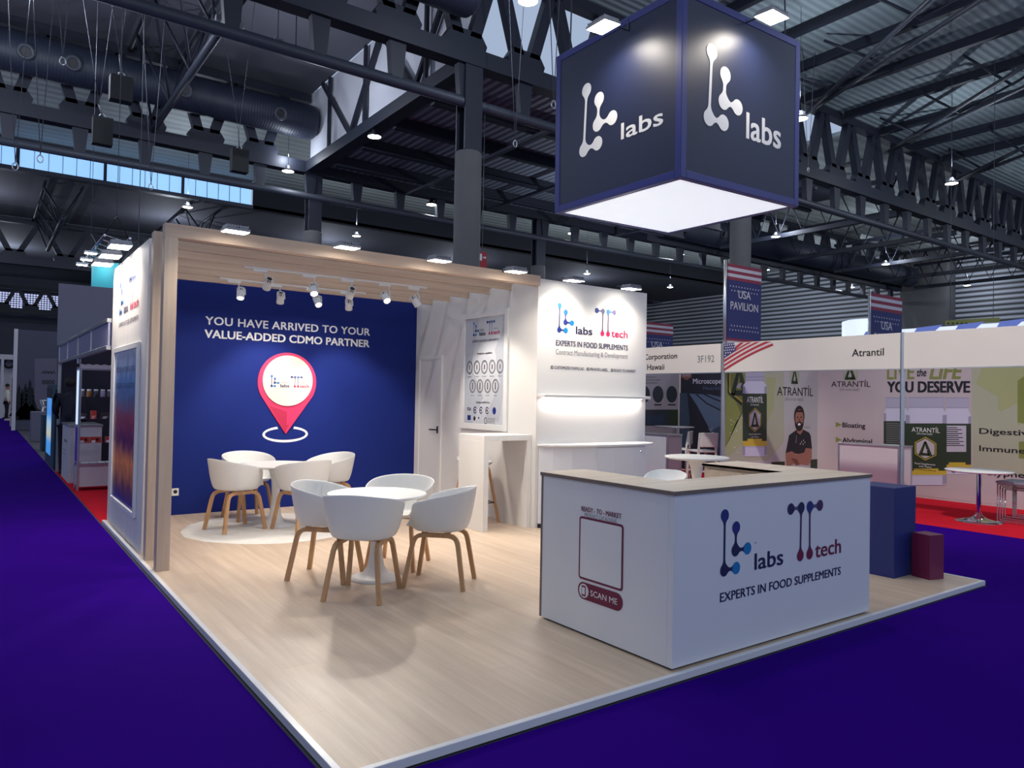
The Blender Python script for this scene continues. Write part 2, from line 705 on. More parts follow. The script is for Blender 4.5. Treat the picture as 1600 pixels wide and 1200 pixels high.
slab_obj('ceiling_near', RIBX, -40, -26, 14.8, 66, 15.7, 15.0)
slab_obj('ceiling_nave', ROOFP, -40, 15.7, 14.8, 10.4, 29, 15.0)
slab_obj('ceiling_low', RIBY, 10.4, 15.9, 11.7, 33, 28.9, 11.9)
slab_obj('ceiling_right', RIBF, 33, 15.7, 14.8, 66, 29, 15.0)
slab_obj('ceiling_mid', RIBF, -40, 29, 15.0, 66, 45, 15.2)
slab_obj('ceiling_far', ROOFP, -40, 45, 13.3, 66, 58, 13.5)
slab_obj('ceiling_end', mat('end_roof', (110, 112, 124), 0.8), -40, 58, 13.2, 66, 92, 13.4)
slab_obj('wall_hall_right', LOUV, 65.0, -26, HF, 65.3, 92, 15)
slab_obj('wall_hall_end', mat('end_wall', (88, 90, 104), 0.8), -40, 90, HF, 66, 90.3, 15)
slab_obj('wall_clerestory', DARKWALL, 12.7, 45, 13.2, 64, 45.2, 15)
q = MB()
q.box(CLAD, 10.45, 15.9, 11.9, 10.6, 28.9, 14.8)
struct(q.build('wall_nave_side'))
q = MB()
q.box(CONC, 63.4, 25.3, HF, 65.0, 29.1, 14.8)
struct(q.build('wall_concrete_pier'))

# clerestory band of daylight, with mullions
for i in range(6):
    xb = 12.55 - i * 4.15
    q = MB()
    q.box(SKYGLOW, xb - 4.0, 45.05, 13.42, xb, 45.1, 14.72)
    w = struct(q.build('window_%d' % (i + 1)))
    f = MB()
    f.box(STEEL, xb - 4.15, 44.9, 13.3, xb - 4.0, 45.2, 14.85)
    for k in range(1, 6):
        f.box(STEEL2, xb - 4.0 + k * 0.667 - 0.012, 45.0, 13.42, xb - 4.0 + k * 0.667 + 0.012, 45.06, 14.72)
    f.build('mullion', w)
    f = MB()
    f.box(STEEL2, xb - 4.15, 44.7, 13.22, xb, 45.2, 13.44)
    f.box(STEEL2, xb - 4.15, 44.8, 14.70, xb, 45.2, 14.98)
    f.build('window_frame', w)
# gridded windows in the far end wall
for i in range(4):
    xb = 5.4 - i * 3.2
    q = MB()
    q.box(SKYGLOW2, xb - 3.0, 89.9, 9.45, xb, 89.95, 11.5)
    w = struct(q.build('window_%d' % (i + 7)))
    f = MB()
    for k in range(1, 12):
        f.box(STEEL, xb - 3.0 + k * 0.25 - 0.03, 89.8, 9.45, xb - 3.0 + k * 0.25 + 0.03, 89.9, 11.5)
    for k in range(1, 9):
        f.box(STEEL, xb - 3.0, 89.8, 9.45 + k * 0.23 - 0.03, xb, 89.9, 9.45 + k * 0.23 + 0.03)
    f.build('window_grid', w)

# round concrete columns that carry the roof
for cx, cy, lb in ((10.45, 15.75, 'round grey concrete column right behind the timber canopy'),
                   (22.7, 15.2, 'round concrete column behind the tall flag banner'),
                   (10.75, 29.2, 'far concrete column showing its square head above the left of the canopy'),
                   (23.6, 29.2, 'far column standing over the right end of the canopy beam')):
    t = thing('concrete_column', lb, 'column', (cx, cy, HF - 0.008), 0, 'roof columns')
    q = MB()
    q.lathe(CONC, [(0.40, 0), (0.40, 8.78), (0.36, 8.83), (0, 8.83)], (cx, cy, HF - 0.008), 32)
    q.build('shaft', t)
    q = MB()
    q.box(STEEL, cx - 0.30, cy - 0.26, 8.79, cx + 0.30, cy - 0.21, 11.4)
    q.box(STEEL, cx - 0.30, cy + 0.21, 8.79, cx + 0.30, cy + 0.26, 11.4)
    q.box(STEEL2, cx - 0.06, cy - 0.21, 8.79, cx + 0.06, cy + 0.21, 11.4)
    q.build('steel_head', t)


def truss(label, y, x0, x1, zt, zm, zb, mod, vx, off=0.0, bot=True):
    t = thing('roof_truss', label, 'truss', (x0, y, zb), 0, 'main roof trusses')
    q = MB()
    q.box(STEEL, x0, y - 0.25, zm - 0.28, x1, y + 0.25, zm + 0.22)
    q.build('middle_chord', t)
    for a, b in vx:
        q = MB()
        q.box(STEEL, a, y - 0.22, zt - 0.34, b, y + 0.22, zt)
        q.build('top_chord', t)
    if bot:
        q = MB()
        q.tube(STEEL2, [(x0, y, zb), (x1, y, zb)], 0.16, 10)
        q.build('bottom_tube', t)
    k = 0
    x = x0 + off
    while x < x1 - 0.5:
        if bot:
            q = MB()
            q.slab(STEEL, PY(y - 0.12), [(x - 0.26, zm - 0.25), (x + 0.26, zm - 0.25), (x + 0.16, zb), (x - 0.16, zb)], 0, -160)
            q.build('post', t)
        for a, b in vx:
            if a <= x <= b:
                q = MB()
                h = zt - zm
                pl = PY(y - 0.15)
                q.slab(STEEL, pl, [(x - 0.62, zm + 0.1), (x + 0.62, zm + 0.1), (x + 0.72, zm + 0.42), (x + 0.5, zm + 0.75),
                                   (x - 0.5, zm + 0.75), (x - 0.72, zm + 0.42)], 0, -200)
                for s in (-1, 1):
                    xa, xb_ = x + s * 0.30, x + s * mod * 0.46
                    q.slab(STEEL, pl, [(xa - 0.19, zm + 0.6), (xa + 0.19, zm + 0.6), (xb_ + 0.19, zt - 0.2), (xb_ - 0.19, zt - 0.2)], 0, -200)
                q.build('brace', t)
                break
        x += mod
    return t


truss('dark steel roof truss running above the hanging blue sign', 15.7, -12, 63, 14.75, 11.6, 10.25, 2.22, ((-12, 63),), 0.0)
truss('dark steel roof truss along the long round air duct', 29.0, -12, 63, 14.75, 11.55, 10.3, 2.22, ((-12, 10.4), (33, 63)), 0.3)
truss('farthest dark roof truss beneath the daylight windows', 58.0, -12, 63, 13.2, 10.3, 9.0, 3.0, ((-12, 63),), 0.5, bot=False)
truss('small dark truss in front of the gridded end windows', 86.0, -12, 24, 11.8, 9.3, 8, 2.4, ((-12, 24),), 0.4, bot=False)

# big edge beam between the two near columns, with the braces in front of the pale panel
t = thing('edge_beam', 'heavy steel beam between two columns under the pale panel', 'beam', (10.45, 15.9, 11.3))
q = MB()
q.box(STEEL, 10.2, 15.9, 11.30, 10.75, 28.8, 11.75)
q.build('beam_flange', t)
for ya, yb in ((19.0, 16.5), (19.0, 21.6), (24.2, 21.6), (24.2, 27.2)):
    q = MB()
    q.sweep(STEEL, [(10.3, ya, 11.7), (10.3, yb, 14.7)], (1, 0, 0), 0.14, 0.16)
    q.build('brace', t)
for yy in (18.2, 22.9, 26.4):
    q = MB()
    q.sweep(STEEL, [(10.3, yy, 11.7), (10.3, yy, 14.7)], (1, 0, 0), 0.12, 0.14)
    q.build('upright', t)

# joists under the low deck
BX = ['nearest deck beam behind the round concrete column', 'second deck beam under the low ribbed roof',
      'third deck beam under the low ribbed roof', 'deck beam nearest the duct end, under the low roof']
for yy, lb in zip((18.6, 21.4, 24.2, 26.9), BX):
    q = MB()
    q.box(STEEL, 10.8, yy - 0.13, 11.22, 32.8, yy + 0.13, 11.30)
    q.box(STEEL, 10.8, yy - 0.03, 11.30, 32.8, yy + 0.03, 11.69)
    tag(q.build('deck_beam'), lb, 'beam', 'beams under the low roof')
for xx, lb in zip((15.2, 19.8, 24.4, 29.0), ('cross beam of the low roof left of the concrete column', 'cross beam of the low roof right of the concrete column',
                                           'cross beam of the low roof by the hanging sign', 'cross beam of the low roof hidden mostly by the sign')):
    q = MB()
    q.box(STEEL2, xx - 0.10, 15.9, 11.10, xx + 0.10, 28.7, 11.22)
    tag(q.build('deck_beam'), lb, 'beam', 'cross beams of the low roof')

# purlins and raking tubes at the upper right
PL = ['purlin just right of the hanging sign', 'second purlin right of the hanging sign', 'third purlin right of the hanging sign',
      'fourth purlin right of the hanging sign', 'fifth purlin right of the hanging sign', 'sixth purlin, low at the right edge', 'last purlin, far along the ribbed roof',
      'first purlin, above the hanging sign']
for xx, lb in zip((21.8, 24.4, 27.3, 30.4, 33.6, 36.8, 40.0, 18.8), PL):
    q = MB()
    q.box(STEEL, xx - 0.11, -6, 14.42, xx + 0.11, 15.4, 14.52)
    q.box(STEEL, xx - 0.04, -6, 14.52, xx + 0.04, 15.4, 14.79)
    tag(q.build('roof_purlin'), 'dark steel ' + lb, 'purlin', 'purlins under the ribbed roof')
for i, (xx, lb) in enumerate(((27.4, 'pair of raking roof tubes nearest the hanging sign'), (34.2, 'middle pair of raking roof tubes at upper right'),
                              (40.9, 'far pair of raking roof tubes at the right edge'))):
    t = thing('raking_strut', lb, 'strut', (xx, 15.4, 13.9), 0, 'raking tubes under the ribbed roof')
    za = 14.0 - 0.25 * i
    for dx, yb in ((-5.7, 8.25), (-5.0, 6.7)):
        q = MB()
        q.tube(STEEL2, [(xx, 15.4, za), (xx + dx, yb, 13.45 - 0.1 * i), (xx + dx * 1.6, yb - 4.3, 13.2 - 0.1 * i)], 0.085, 8)
        q.build('tube', t)
    for f in (0.3, 0.62, 0.95):
        q = MB()
        a = Vector((xx - 5.5 * f, 15.4 - 7.6 * f, za - 0.55 * f))
        for d in ((-1.1, 0.8), (1.2, -1.0)):
            q.tube(STEEL, [a, (a.x + d[0], a.y + d[1] * 1.5, 14.45)], 0.05, 6)
        q.build('diagonal', t)
for i, xx in enumerate((36.5, 43.0, 49.5, 56.0, 61.5)):
    t = thing('lattice_joist', 'dark lattice roof joist right of the hanging sign, number %s from it' % ('one', 'two', 'three', 'four', 'five')[i],
              'joist', (xx, 16, 11.2), 0, 'lattice joists at the right')
    q = MB()
    q.box(STEEL, xx - 0.12, 16.0, 11.1, xx + 0.12, 27.0, 11.35)
    q.build('bottom_chord', t)
    q = MB()
    q.box(STEEL, xx - 0.12, 16.0, 13.0, xx + 0.12, 27.0, 13.2)
    q.build('top_chord', t)
    for k in range(7):
        q = MB()
        y = 16.1 + k * 1.5
        q.tube(STEEL, [(xx, y, 13.0), (xx, y + 0.75, 11.3), (xx, y + 1.5, 13.0)], 0.045, 6)
        q.build('brace', t)


def lattice(label, x, y0, y1, zb, zt_, n, w=0.0):
    t = thing('roof_lattice', label, 'girder', (x, y0, zb), 0, 'lattice girders of the roof')
    q = MB()
    q.tube(STEEL2, [(x, y0, zb), (x, y1, zb)], 0.13, 8)
    q.build('bottom_tube', t)
    for s in (-1, 1):
        q = MB()
        q.tube(STEEL, [(x + s * w, y0, zt_), (x + s * w, y1, zt_)], 0.08, 8)
        q.build('top_tube', t)
    d = (y1 - y0) / n
    for k in range(n):
        q = MB()
        for s in (-1, 1):
            q.tube(STEEL, [(x, y0 + d * k, zb), (x + s * w, y0 + d * (k + 0.5), zt_), (x, y0 + d * (k + 1), zb)], 0.05, 6)
        q.build('diagonal', t)


lattice('lattice girder crossing the long duct at upper left', 4.05, 16.0, 28.7, 11.72, 14.6, 4, 0.9)
lattice('lattice girder beneath the roof behind the daylight windows, left', 2.4, 45.6, 57.7, 11.2, 13.1, 4, 0.9)
lattice('lattice girder beneath the roof behind the daylight windows, right', 10.0, 45.6, 57.7, 11.2, 13.1, 4, 0.9)
for px, py, yy, sz, lb in ((462, 80, 19.0, 0.36, 'white box light under the steel chord left of the duct end'), (345, 32, 19.0, 0.36, 'pale flat box under the roof at the top, left of the white one'),
                           (434, 66, 21.0, 0.30, 'pale flat box between two roof boxes'), (376, 41, 19.5, 0.18, 'small round white box on a tube under the roof')):
    p = at(px, py, 'y', yy)
    t = thing('ceiling_box', lb, 'box', p, 0, 'boxes under the roof')
    q = MB()
    q.box(PANELBOX, p.x - sz / 2, p.y - sz / 2, p.z - 0.08, p.x + sz / 2, p.y + sz / 2, p.z + 0.08, 0.03, 2)
    q.build('casing', t)
    q = MB()
    q.tube(STEEL, [(p.x, p.y, p.z + 0.08), (p.x, p.y, 14.79)], 0.015, 5)
    q.build('hanger', t)


def duct(label, x0, x1, y, z, r, holes):
    t = thing('air_duct', label, 'duct', (x0, y, z))
    D = MATS.get('duct_sheet') or ribbed_mat('duct_sheet', (38, 44, 62), 'X', 0.11, 0.55, 0.0, 0.004, 0.16)
    q = MB()
    mt = Matrix.Rotation(PI / 2, 4, 'Y')
    L = x1 - x0
    q.lathe(D, [(0, 0), (r, 0), (r, L - 0.25), (r * 0.96, L - 0.08), (r * 0.86, L), (0, L)], (x0, y, z), 40, True, mt)
    q.build('tube', t)
    for hx in holes:
        q = MB()
        mt2 = Matrix.Rotation(PI / 2 + 0.25, 4, 'X')
        p = Vector((hx, y - r * math.cos(0.25), z - r * math.sin(0.25)))
        q.lathe(STEEL2, [(0.14, -0.05), (0.28, -0.02), (0.28, 0.06), (0.2, 0.09), (0.15, 0.03)], p, 20, True, mt2)
        q.lathe(BLACK, [(0, 0.02), (0.16, 0.02)], p, 20, True, mt2)
        q.build('nozzle', t)
    return t


duct('long round dark ventilation duct at upper left', -14, 10.3, 28.1, 13.25, 0.72, (-0.2, 1.2, 4.9, 8.6))
duct('round duct above the steel chord left of the cube sign', -14, 10.0, 14.95, 13.1, 0.72, ())
duct('far round duct under the roof at right of the sign', 33, 63, 28.1, 12.4, 0.85, (37, 47, 55))


def roof_z(x, y):
    if y < 15.7:
        return 14.8
    if y < 29:
        return 14.8 if (x < 10.4 or x > 33) else 11.7
    if y < 45:
        return 15.0
    return 13.3


# hall lamps
LAMPS = [((585, 214), 'bright hall lamp under the steel edge beam'), ((450, 268), 'hall lamp left of the far column head'),
         ((293, 324), 'hall lamp above the left end of the canopy'), ((674, 320), 'small hall lamp just left of the concrete column'),
         ((557, 369), 'small hall lamp above the second canopy floodlight'), ((894, 365), 'hall lamp under the left corner of the cube sign'),
         ((917, 428), 'pair-like tiny hall lamp above the white front wall'), ((1063, 398), 'hall lamp below the lowest corner of the cube sign'),
         ((1047, 449), 'small hall lamp right above the white wall end'), ((1197, 422), 'hall lamp at the top right of the tall banner'),
         ((1212, 370), 'hall lamp under the right corner of the cube sign'), ((1384, 413), 'hall lamp above the second flag banner'),
         ((1330, 449), 'hall lamp left of the second flag banner'), ((1511, 446), 'hall lamp in front of the louvred wall at right'),
         ((1487, 287), 'hall lamp beneath the ribbed roof at far right'), ((1250, 186), 'hall lamp touching the right edge of the cube sign'),
         ((825, 2), 'hall lamp at the very top of the picture')]
for (px, py), lb in LAMPS:
    p = at(px, py, 'z', 11.0)
    t = thing('hall_lamp', lb, 'lamp', p, 0, 'hall ceiling lamps')
    q = MB()
    q.lathe(STEEL, [(0, 0.25), (0.08, 0.25), (0.11, 0.16), (0.22, 0.09), (0.25, 0.02), (0.25, 0)], p, 20)
    q.tube(STEEL, [p + Vector((0, 0, 0.25)), (p.x, p.y, 11.3 if (10.1 < p.x < 10.8 and p.y > 16) else 12.54 if (abs(p.y - 28.1) < 0.7 and p.x < 10.3) else roof_z(p.x, p.y))], 0.007, 6)
    q.build('housing', t)
    q = MB()
    q.lathe(HALLEM, [(0, -0.03), (0.16, -0.02), (0.24, 0.005)], p, 20)
    q.build('lens', t)
    lamp('hall_lamp_light', 'SPOT', p - Vector((0, 0, 0.08)), (p.x, p.y, 0), HALL_E, COOL, t, 0.25, cone=150, blend=0.6)
    lamp('lamp_roof_fill', 'POINT', p + Vector((0.05, 0, 0.7)), (p.x, p.y, 20), ROOF_FILL_E * (0.3 if p.x < 10.8 and p.y > 16 and p.y < 30 else 1), COOL, t, 0.03)  # added upward fill for the roof, beyond the lamp's own downward beam

# hoist lines, chain bags and hooks hanging from the roof at the left
WIRE = mat('steel_wire', (96, 98, 108), 0.6, 0.0, 0.0)
HO = [((187, 85), (190, 118), (189, 132), 17.0, 'chain hoist bag high over the duct, upper left'),
      ((155, 165), (160, 182), (160, 203), 20.0, 'chain hoist bag hanging below the duct at left'),
      ((373, 210), (374, 232), (374, 248), 20.0, 'chain hoist bag left of the far column'), ]
for a, b, c, yy, lb in HO:
    pa, pb, pc = at(*a, 'y', yy), at(*b, 'y', yy), at(*c, 'y', yy)
    t = thing('chain_hoist', lb, 'hoist', pc, 0, 'chain hoists')
    q = MB()
    q.tube(WIRE, [(pa.x - 0.9, pa.y, 14.78), pa], 0.007, 5)
    q.tube(WIRE, [(pa.x + 0.5, pa.y, 14.78), pa], 0.007, 5)
    q.tube(WIRE, [pa, pb], 0.02, 5)
    q.build('cable', t)
    q = MB()
    s = 0.30
    q.prism(BLACK, [(pc.x - s * 0.8, pc.y - 0.15), (pc.x + s * 0.8, pc.y - 0.15), (pc.x + s * 0.8, pc.y + 0.15), (pc.x - s * 0.8, pc.y + 0.15)],
            pc.z - 0.42, pb.z - 0.05)
    q.build('chain_bag', t)
    q = MB()
    q.tube(ALU, [(pb.x + 0.07 * math.sin(k * PI / 5), pb.y, pb.z + 0.07 * math.cos(k * PI / 5)) for k in range(11)], 0.018, 5)
    q.build('hook', t)
for (px, py), yy, lb in (((98, 90), 16.5, 'loose steel hoist hook hanging in front of the duct'), ((24, 255), 18.5, 'loose hoist hook in front of the left window'),
                         ((63, 243), 18.0, 'single hanging hook by the daylight windows'), ((236, 288), 21.5, 'looped hanging hook at the right end of the windows'),
                         ((865, 158), 9.5, 'coiled hoist hook just left of the cube sign'), ((805, 220), 13.0, 'hanging hook right of the concrete column'),
                         ((1263, 262), 13.0, 'hanging hook right of the cube sign')):
    p = at(px, py, 'y', yy)
    t = thing('hanging_hook', lb, 'hook', p, 0, 'loose hanging hooks')
    q = MB()
    q.tube(WIRE, [(p.x - 0.5, p.y, 14.8), p], 0.010, 5)
    q.tube(WIRE, [(p.x + 0.35, p.y, 14.8), p], 0.010, 5)
    q.build('cable', t)
    q = MB()
    q.tube(ALU, [(p.x + 0.06 * math.sin(k * PI / 5), p.y, p.z - 0.08 + 0.09 * math.cos(k * PI / 5)) for k in range(11)], 0.014, 5)
    q.build('hook', t)

# ------------------------------------------------------------------ the stand: platform and walls
PXR = 5.876
q = MB()
q.box(FLOORW, 0.03, 0.03, HF, PXR - 0.03, 6.93, 0.0)
struct(q.build('floor_platform'))
q = MB()
q.box(ALU_TRIM, 0.0, 0.0, HF, PXR, 0.032, 0.002, 0.002, 1)
struct(q.build('trim_1'))
q = MB()
q.box(ALU_TRIM, 0.0, 0.032, HF, 0.032, 6.95, 0.002, 0.002, 1)
struct(q.build('trim_2'))
q = MB()
q.box(ALU_TRIM, PXR - 0.032, 0.032, HF, PXR, 6.95, 0.002, 0.002, 1)
struct(q.build('trim_3'))

YB = 6.93


def logo(mb, pl, u0, vb, S, virens=None, white=None, tech=True, l=2, text=True, bw=0.016, shaded=False):
    """two-part molecule logo; u0 = axis of the tall stem, vb = level of its lowest node"""
    r = 0.037 * S
    B_ = white or L_BLUE
    Nn = white or L_NAVY
    T = white or L_TEAL
    if shaded:  # counter copy: low light on the front is put into darker inks
        B_, Nn = L_NAVY, INK
    P = lambda x, y: (u0 + x * S, vb + y * S)
    nodes = {'A': (0, .323, B_), 'D': (.108, .243, B_), 'E': (.104, .107, Nn), 'F': (.22, .106, T), 'B': (0, 0, Nn), 'C': (.113, 0, T)}
    links = [('A', 'B', .0085, white or INK), ('D', 'E', .0085, Nn), ('E', 'F', .0085, Nn), ('B', 'C', .0085, Nn)]
    if tech:
        nodes.update({'G': (.667, .312, Nn), 'H': (.783, .312, white or L_GREY), 'I': (.882, .312, B_), 'J': (1.0, .312, white or L_GREY),
                      'K': (.778, .0, CRIMSON), 'L': (.885, .0, CRIMSON)})
        if shaded:
            nodes['K'] = (.778, 0, MAROON)
            nodes['L'] = (.885, 0, MAROON)
            nodes['J'] = (1.0, .312, L_STEM)
            nodes['H'] = (.783, .312, INK)
        links += [('G', 'H', .0085, white or L_GREY), ('I', 'J', .0085, white or L_GREY), ('H', 'K', .0085, L_STEM), ('I', 'L', .0085, L_STEM)]
    for a, b, hw, mm in links:
        mb.neck(mm, pl, P(*nodes[a][:2]), P(*nodes[b][:2]), r, hw * S, l)
    for x, y, mm in nodes.values():
        q_ = P(x, y)
        mb.circ(mm, pl, q_[0], q_[1], r, r, l + 0.3)
    if text:
        tm = white or INK
        mb.text(tm, pl, 'labs', u0 + .294 * S, vb - .033 * S, .292 * S, .098 * S, l, bold=bw)
        if tech:
            mb.text(MAROON if shaded else CRIMSON, pl, 'tech', u0 + .95 * S, vb - .033 * S, .312 * S, .098 * S, l, bold=bw)
    if virens:
        mb.text(INKG, pl, 'VIRENS', u0 + .30 * S, vb + .10 * S, .24 * S, .038 * S, l)
        if tech:
            mb.text(INKG, pl, 'VIRENS', u0 + .955 * S, vb + .10 * S, .24 * S, .038 * S, l)


# back wall, blue print with slogan and location pin
q = MB()
q.box(NAVYW, 0.16, YB, 0.0, 4.05, YB + 0.06, 2.88)
wb = struct(q.build('wall_back'))
pl = PY(YB)
q = MB()
q.text(WHITEINK, pl, 'YOU HAVE ARRIVED TO YOUR', 1.075, 2.352, 2.222, 0.098, 2, bold=0.018, spacing=1.05)
q.text(WHITEINK, pl, 'VALUE-ADDED CDMO PARTNER', 1.070, 2.186, 2.222, 0.098, 2, bold=0.024)
q.build('lettering', wb)
q = MB()
cx, cz, R_ = 2.125, 1.655, 0.392
pts = []
for k in range(49):
    a = math.radians(-28 + (236.0) * k / 48)
    pts.append((cx + R_ * math.cos(a), cz + R_ * math.sin(a)))
pts.append((cx - 0.01, 0.968))
q.slab(PINK, pl, pts, 0, 12)
q.poly(PINKD, pl, [(cx - 0.245, 1.345), (cx, 1.265), (cx, 1.10), (cx - 0.01, 0.972)], 13)
q.poly(PINKD, pl, [(cx - 0.04, 1.12), (cx, 1.08), (cx + 0.04, 1.12), (cx, 1.03)], 14)
q.build('pin_emblem', wb)
q = MB()
q.slab(mat('pin_disc_white', (206, 203, 198), 0.5, 0, 0.01, 5), pl, [(cx + 0.335 * math.cos(k * PI / 32), 1.675 + 0.335 * math.sin(k * PI / 32)) for k in range(64)], 12, 24)
q.build('pin_disc', wb)
q = MB()
logo(q, pl, 1.905, 1.60, 0.40, virens=True, l=25, bw=0.02)
q.build('logo', wb)
q = MB()
q.ring(WHITEINK, pl, 2.118, 0.965, 0.305, 0.108, 0.032, 2, 112, 428, 56)
q.build('pin_ring', wb)

# left wall
q = MB()
q.box(PALEWALL, 0.05, 4.72, 0.0, 0.16, 6.95, 2.92, 0.002, 1)
wl = struct(q.build('wall_left'))
pl = PX(0.05)
q = MB()
logo(q, pl, -6.375, 2.365, 0.93, virens=True, l=2)
q.text(INK, pl, 'EXPERTS IN FOOD SUPPLEMENTS', -6.41, 2.205, 1.22, 0.042, 2, bold=0.01)
q.build('lettering', wl)

# right side wall of the lounge
q = MB()
q.box(WHITE, 4.05, 4.08, 0.0, 4.13, 6.95, 2.89)
wr = struct(q.build('wall_right'))
# white front wall with logo
q = MB()
q.box(WHITE, 4.05, 4.0, 0.0, 5.85, 4.08, 2.90)
wf = struct(q.build('wall_front'))
q = MB()
pl = PY(4.0)
logo(q, pl, 4.373, 2.322, 0.895, l=2, bw=0.018)
q.text(INKG, pl, 'V', 4.373 + 0.855, 2.415, 0.03, 0.036, 2)
q.text(INKG, pl, 'IRENS', 4.373 + 0.895, 2.418, 0.17, 0.02, 2)
q.text(INK, pl, 'EXPERTS IN FOOD SUPPLEMENTS', 4.328, 2.135, 1.183, 0.062, 2, bold=0.014)
q.text(INKG, pl, 'Contract Manufacturing & Development', 4.324, 2.030, 1.19, 0.060, 2)
x = 4.255
for s, w in (('CUSTOMIZED FORMULAS', 0.46), ('PRIVATE LABEL', 0.30), ('READY-TO-MARKET', 0.385)):
    q.circ(INKB, pl, x + 0.018, 1.872, 0.020, l=2)
    q.circ(WHITE, pl, x + 0.018, 1.872, 0.009, l=3)
    q.text(INK, pl, s, x + 0.05, 1.856, w, 0.034, 2, bold=0.01)
    x += w + 0.105
q.build('lettering', wf)
# solid infill so the storage room behind reads as a block
q = MB()
q.box(WHITE, 5.77, 4.08, 0.0, 5.85, 6.95, 2.90)
struct(q.build('wall_storage'))

# door in the right side wall
q = MB()
q.box(WHITE, 4.035, 6.19, 0.004, 4.055, 6.76, 2.03, 0.002, 1)
dr = struct(q.build('door_1'))
q = MB()
q.box(WHITE, 4.025, 6.76, 0.0, 4.06, 6.81, 2.08, 0.003, 1)
q.box(WHITE, 4.025, 6.14, 0.0, 4.06, 6.19, 2.08, 0.003, 1)
q.box(WHITE, 4.025, 6.19, 2.03, 4.06, 6.76, 2.08, 0.003, 1)
q.build('door_frame', dr)
q = MB()
q.box(BLACK, 4.028, 6.215, 0.985, 4.036, 6.255, 1.085, 0.003, 1)
q.tube(BLACK, [(4.03, 6.235, 1.035), (3.985, 6.235, 1.035), (3.975, 6.25, 1.035), (3.975, 6.36, 1.035)], 0.010, 8)
q.build('door_handle', dr)

# timber canopy: two posts, front beam, five slats
t = thing('timber_canopy', 'pale beech canopy of posts and beams over the lounge', 'canopy', (0.04, 3.96, 0.0))
q = MB()
q.box(BEECHV, 0.04, 3.96, 0.0, 0.145, 4.07, 2.81, 0.002, 1)
q.build('post', t)
q = MB()
q.box(BEECHV, 0.04, 4.45, 0.0, 0.145, 4.56, 2.94, 0.002, 1)
q.build('post', t)
q = MB()
q.box(BEECH, 0.04, 3.96, 2.81, 4.05, 4.07, 2.925, 0.002, 1)
q.build('front_beam', t)
for yy in (4.53, 5.01, 5.495, 5.985, 6.465):
    q = MB()
    q.box(BEECH, 0.16, yy, 2.82, 4.05, yy + 0.05, 2.895, 0.002, 1)
    q.build('slat', t)

# wall socket low on the blue wall
t = thing('wall_socket', 'small white power socket low on the blue wall beside the post', 'socket', (0.775, YB, 0.28))
q = MB()
q.box(WPLAST, 0.735, YB - 0.012, 0.235, 0.815, YB, 0.325, 0.003, 1)
q.build('cover_plate', t)
q = MB()
mt = Matrix.Rotation(PI / 2, 4, 'X')
q.lathe(BLACK, [(0, 0.0), (0.022, 0.0), (0.024, -0.002)], (0.775, YB - 0.0135, 0.285), 16, True, mt)
q.build('socket_hole', t)

# framed posters
t = thing('framed_poster', 'lit portrait poster of blue and amber capsules on the left end wall', 'poster', (0.05, 5.78, 0.30))
q = MB()
ya, yb, za, zb = 5.02, 6.57, 0.295, 1.975
w = 0.055
q.box(WPLAST, 0.02, ya, za, 0.05, ya + w, zb, 0.003, 1)
q.box(WPLAST, 0.02, yb - w, za, 0.05, yb, zb, 0.003, 1)
q.box(WPLAST, 0.02, ya + w, za, 0.05, yb - w, za + w * 0.8, 0.003, 1)
q.box(WPLAST, 0.02, ya + w, zb - w, 0.05, yb - w, zb, 0.003, 1)
q.build('frame', t)
M, nt, b = node_mat('capsule_photo_print')
tc = N(nt, 'ShaderNodeTexCoord')
sp = N(nt, 'ShaderNodeSeparateXYZ')
nt.links.new(tc.outputs['Object'], sp.inputs[0])
mr = N(nt, 'ShaderNodeMapRange')
mr.inputs['From Min'].default_value = 0.05
mr.inputs['From Max'].default_value = 1.62
nt.links.new(sp.outputs[2], mr.inputs[0])
mp = N(nt, 'ShaderNodeMapping')
mp.inputs['Scale'].default_value = (1, 5.0, 2.2)
vo = N(nt, 'ShaderNodeTexVoronoi')
vo.inputs['Scale'].default_value = 2.2
nt.links.new(tc.outputs['Object'], mp.inputs[0])
nt.links.new(mp.outputs[0], vo.inputs['Vector'])
nz = N(nt, 'ShaderNodeTexNoise')
nz.inputs['Scale'].default_value = 2.6
nz.inputs['Detail'].default_value = 5
nt.links.new(mp.outputs[0], nz.inputs['Vector'])
a1 = N(nt, 'ShaderNodeMath', operation='MULTIPLY_ADD')
a1.inputs[1].default_value = 0.30
nt.links.new(nz.outputs[0], a1.inputs[0])
nt.links.new(mr.outputs[0], a1.inputs[2])
a2 = N(nt, 'ShaderNodeMath', operation='SUBTRACT')
a2.inputs[1].default_value = 0.15
nt.links.new(a1.outputs[0], a2.inputs[0])
rp = ramp(nt, [(0.0, (30, 44, 120)), (0.10, (96, 60, 60)), (0.26, (196, 120, 50)), (0.40, (70, 28, 62)), (0.56, (120, 50, 70)), (0.66, (70, 84, 130)), (0.80, (70, 110, 170)), (1.0, (150, 160, 190))])
nt.links.new(a2.outputs[0], rp.inputs[0])
rp2 = ramp(nt, [(0.0, (255, 214, 150)), (0.25, (190, 190, 200)), (0.7, (150, 150, 170))])
nt.links.new(vo.outputs[0], rp2.inputs[0])
mx = N(nt, 'ShaderNodeMix', data_type='RGBA', blend_type='MULTIPLY')
mx.inputs[0].default_value = 0.7
nt.links.new(rp.outputs[0], mx.inputs[6])
nt.links.new(rp2.outputs[0], mx.inputs[7])
nt.links.new(mx.outputs[2], b.inputs['Base Color'])
nt.links.new(mx.outputs[2], b.inputs['Emission Color'])
b.inputs['Emission Strength'].default_value = 0.35
b.inputs['Roughness'].default_value = 0.3
CAPS = M
q = MB()
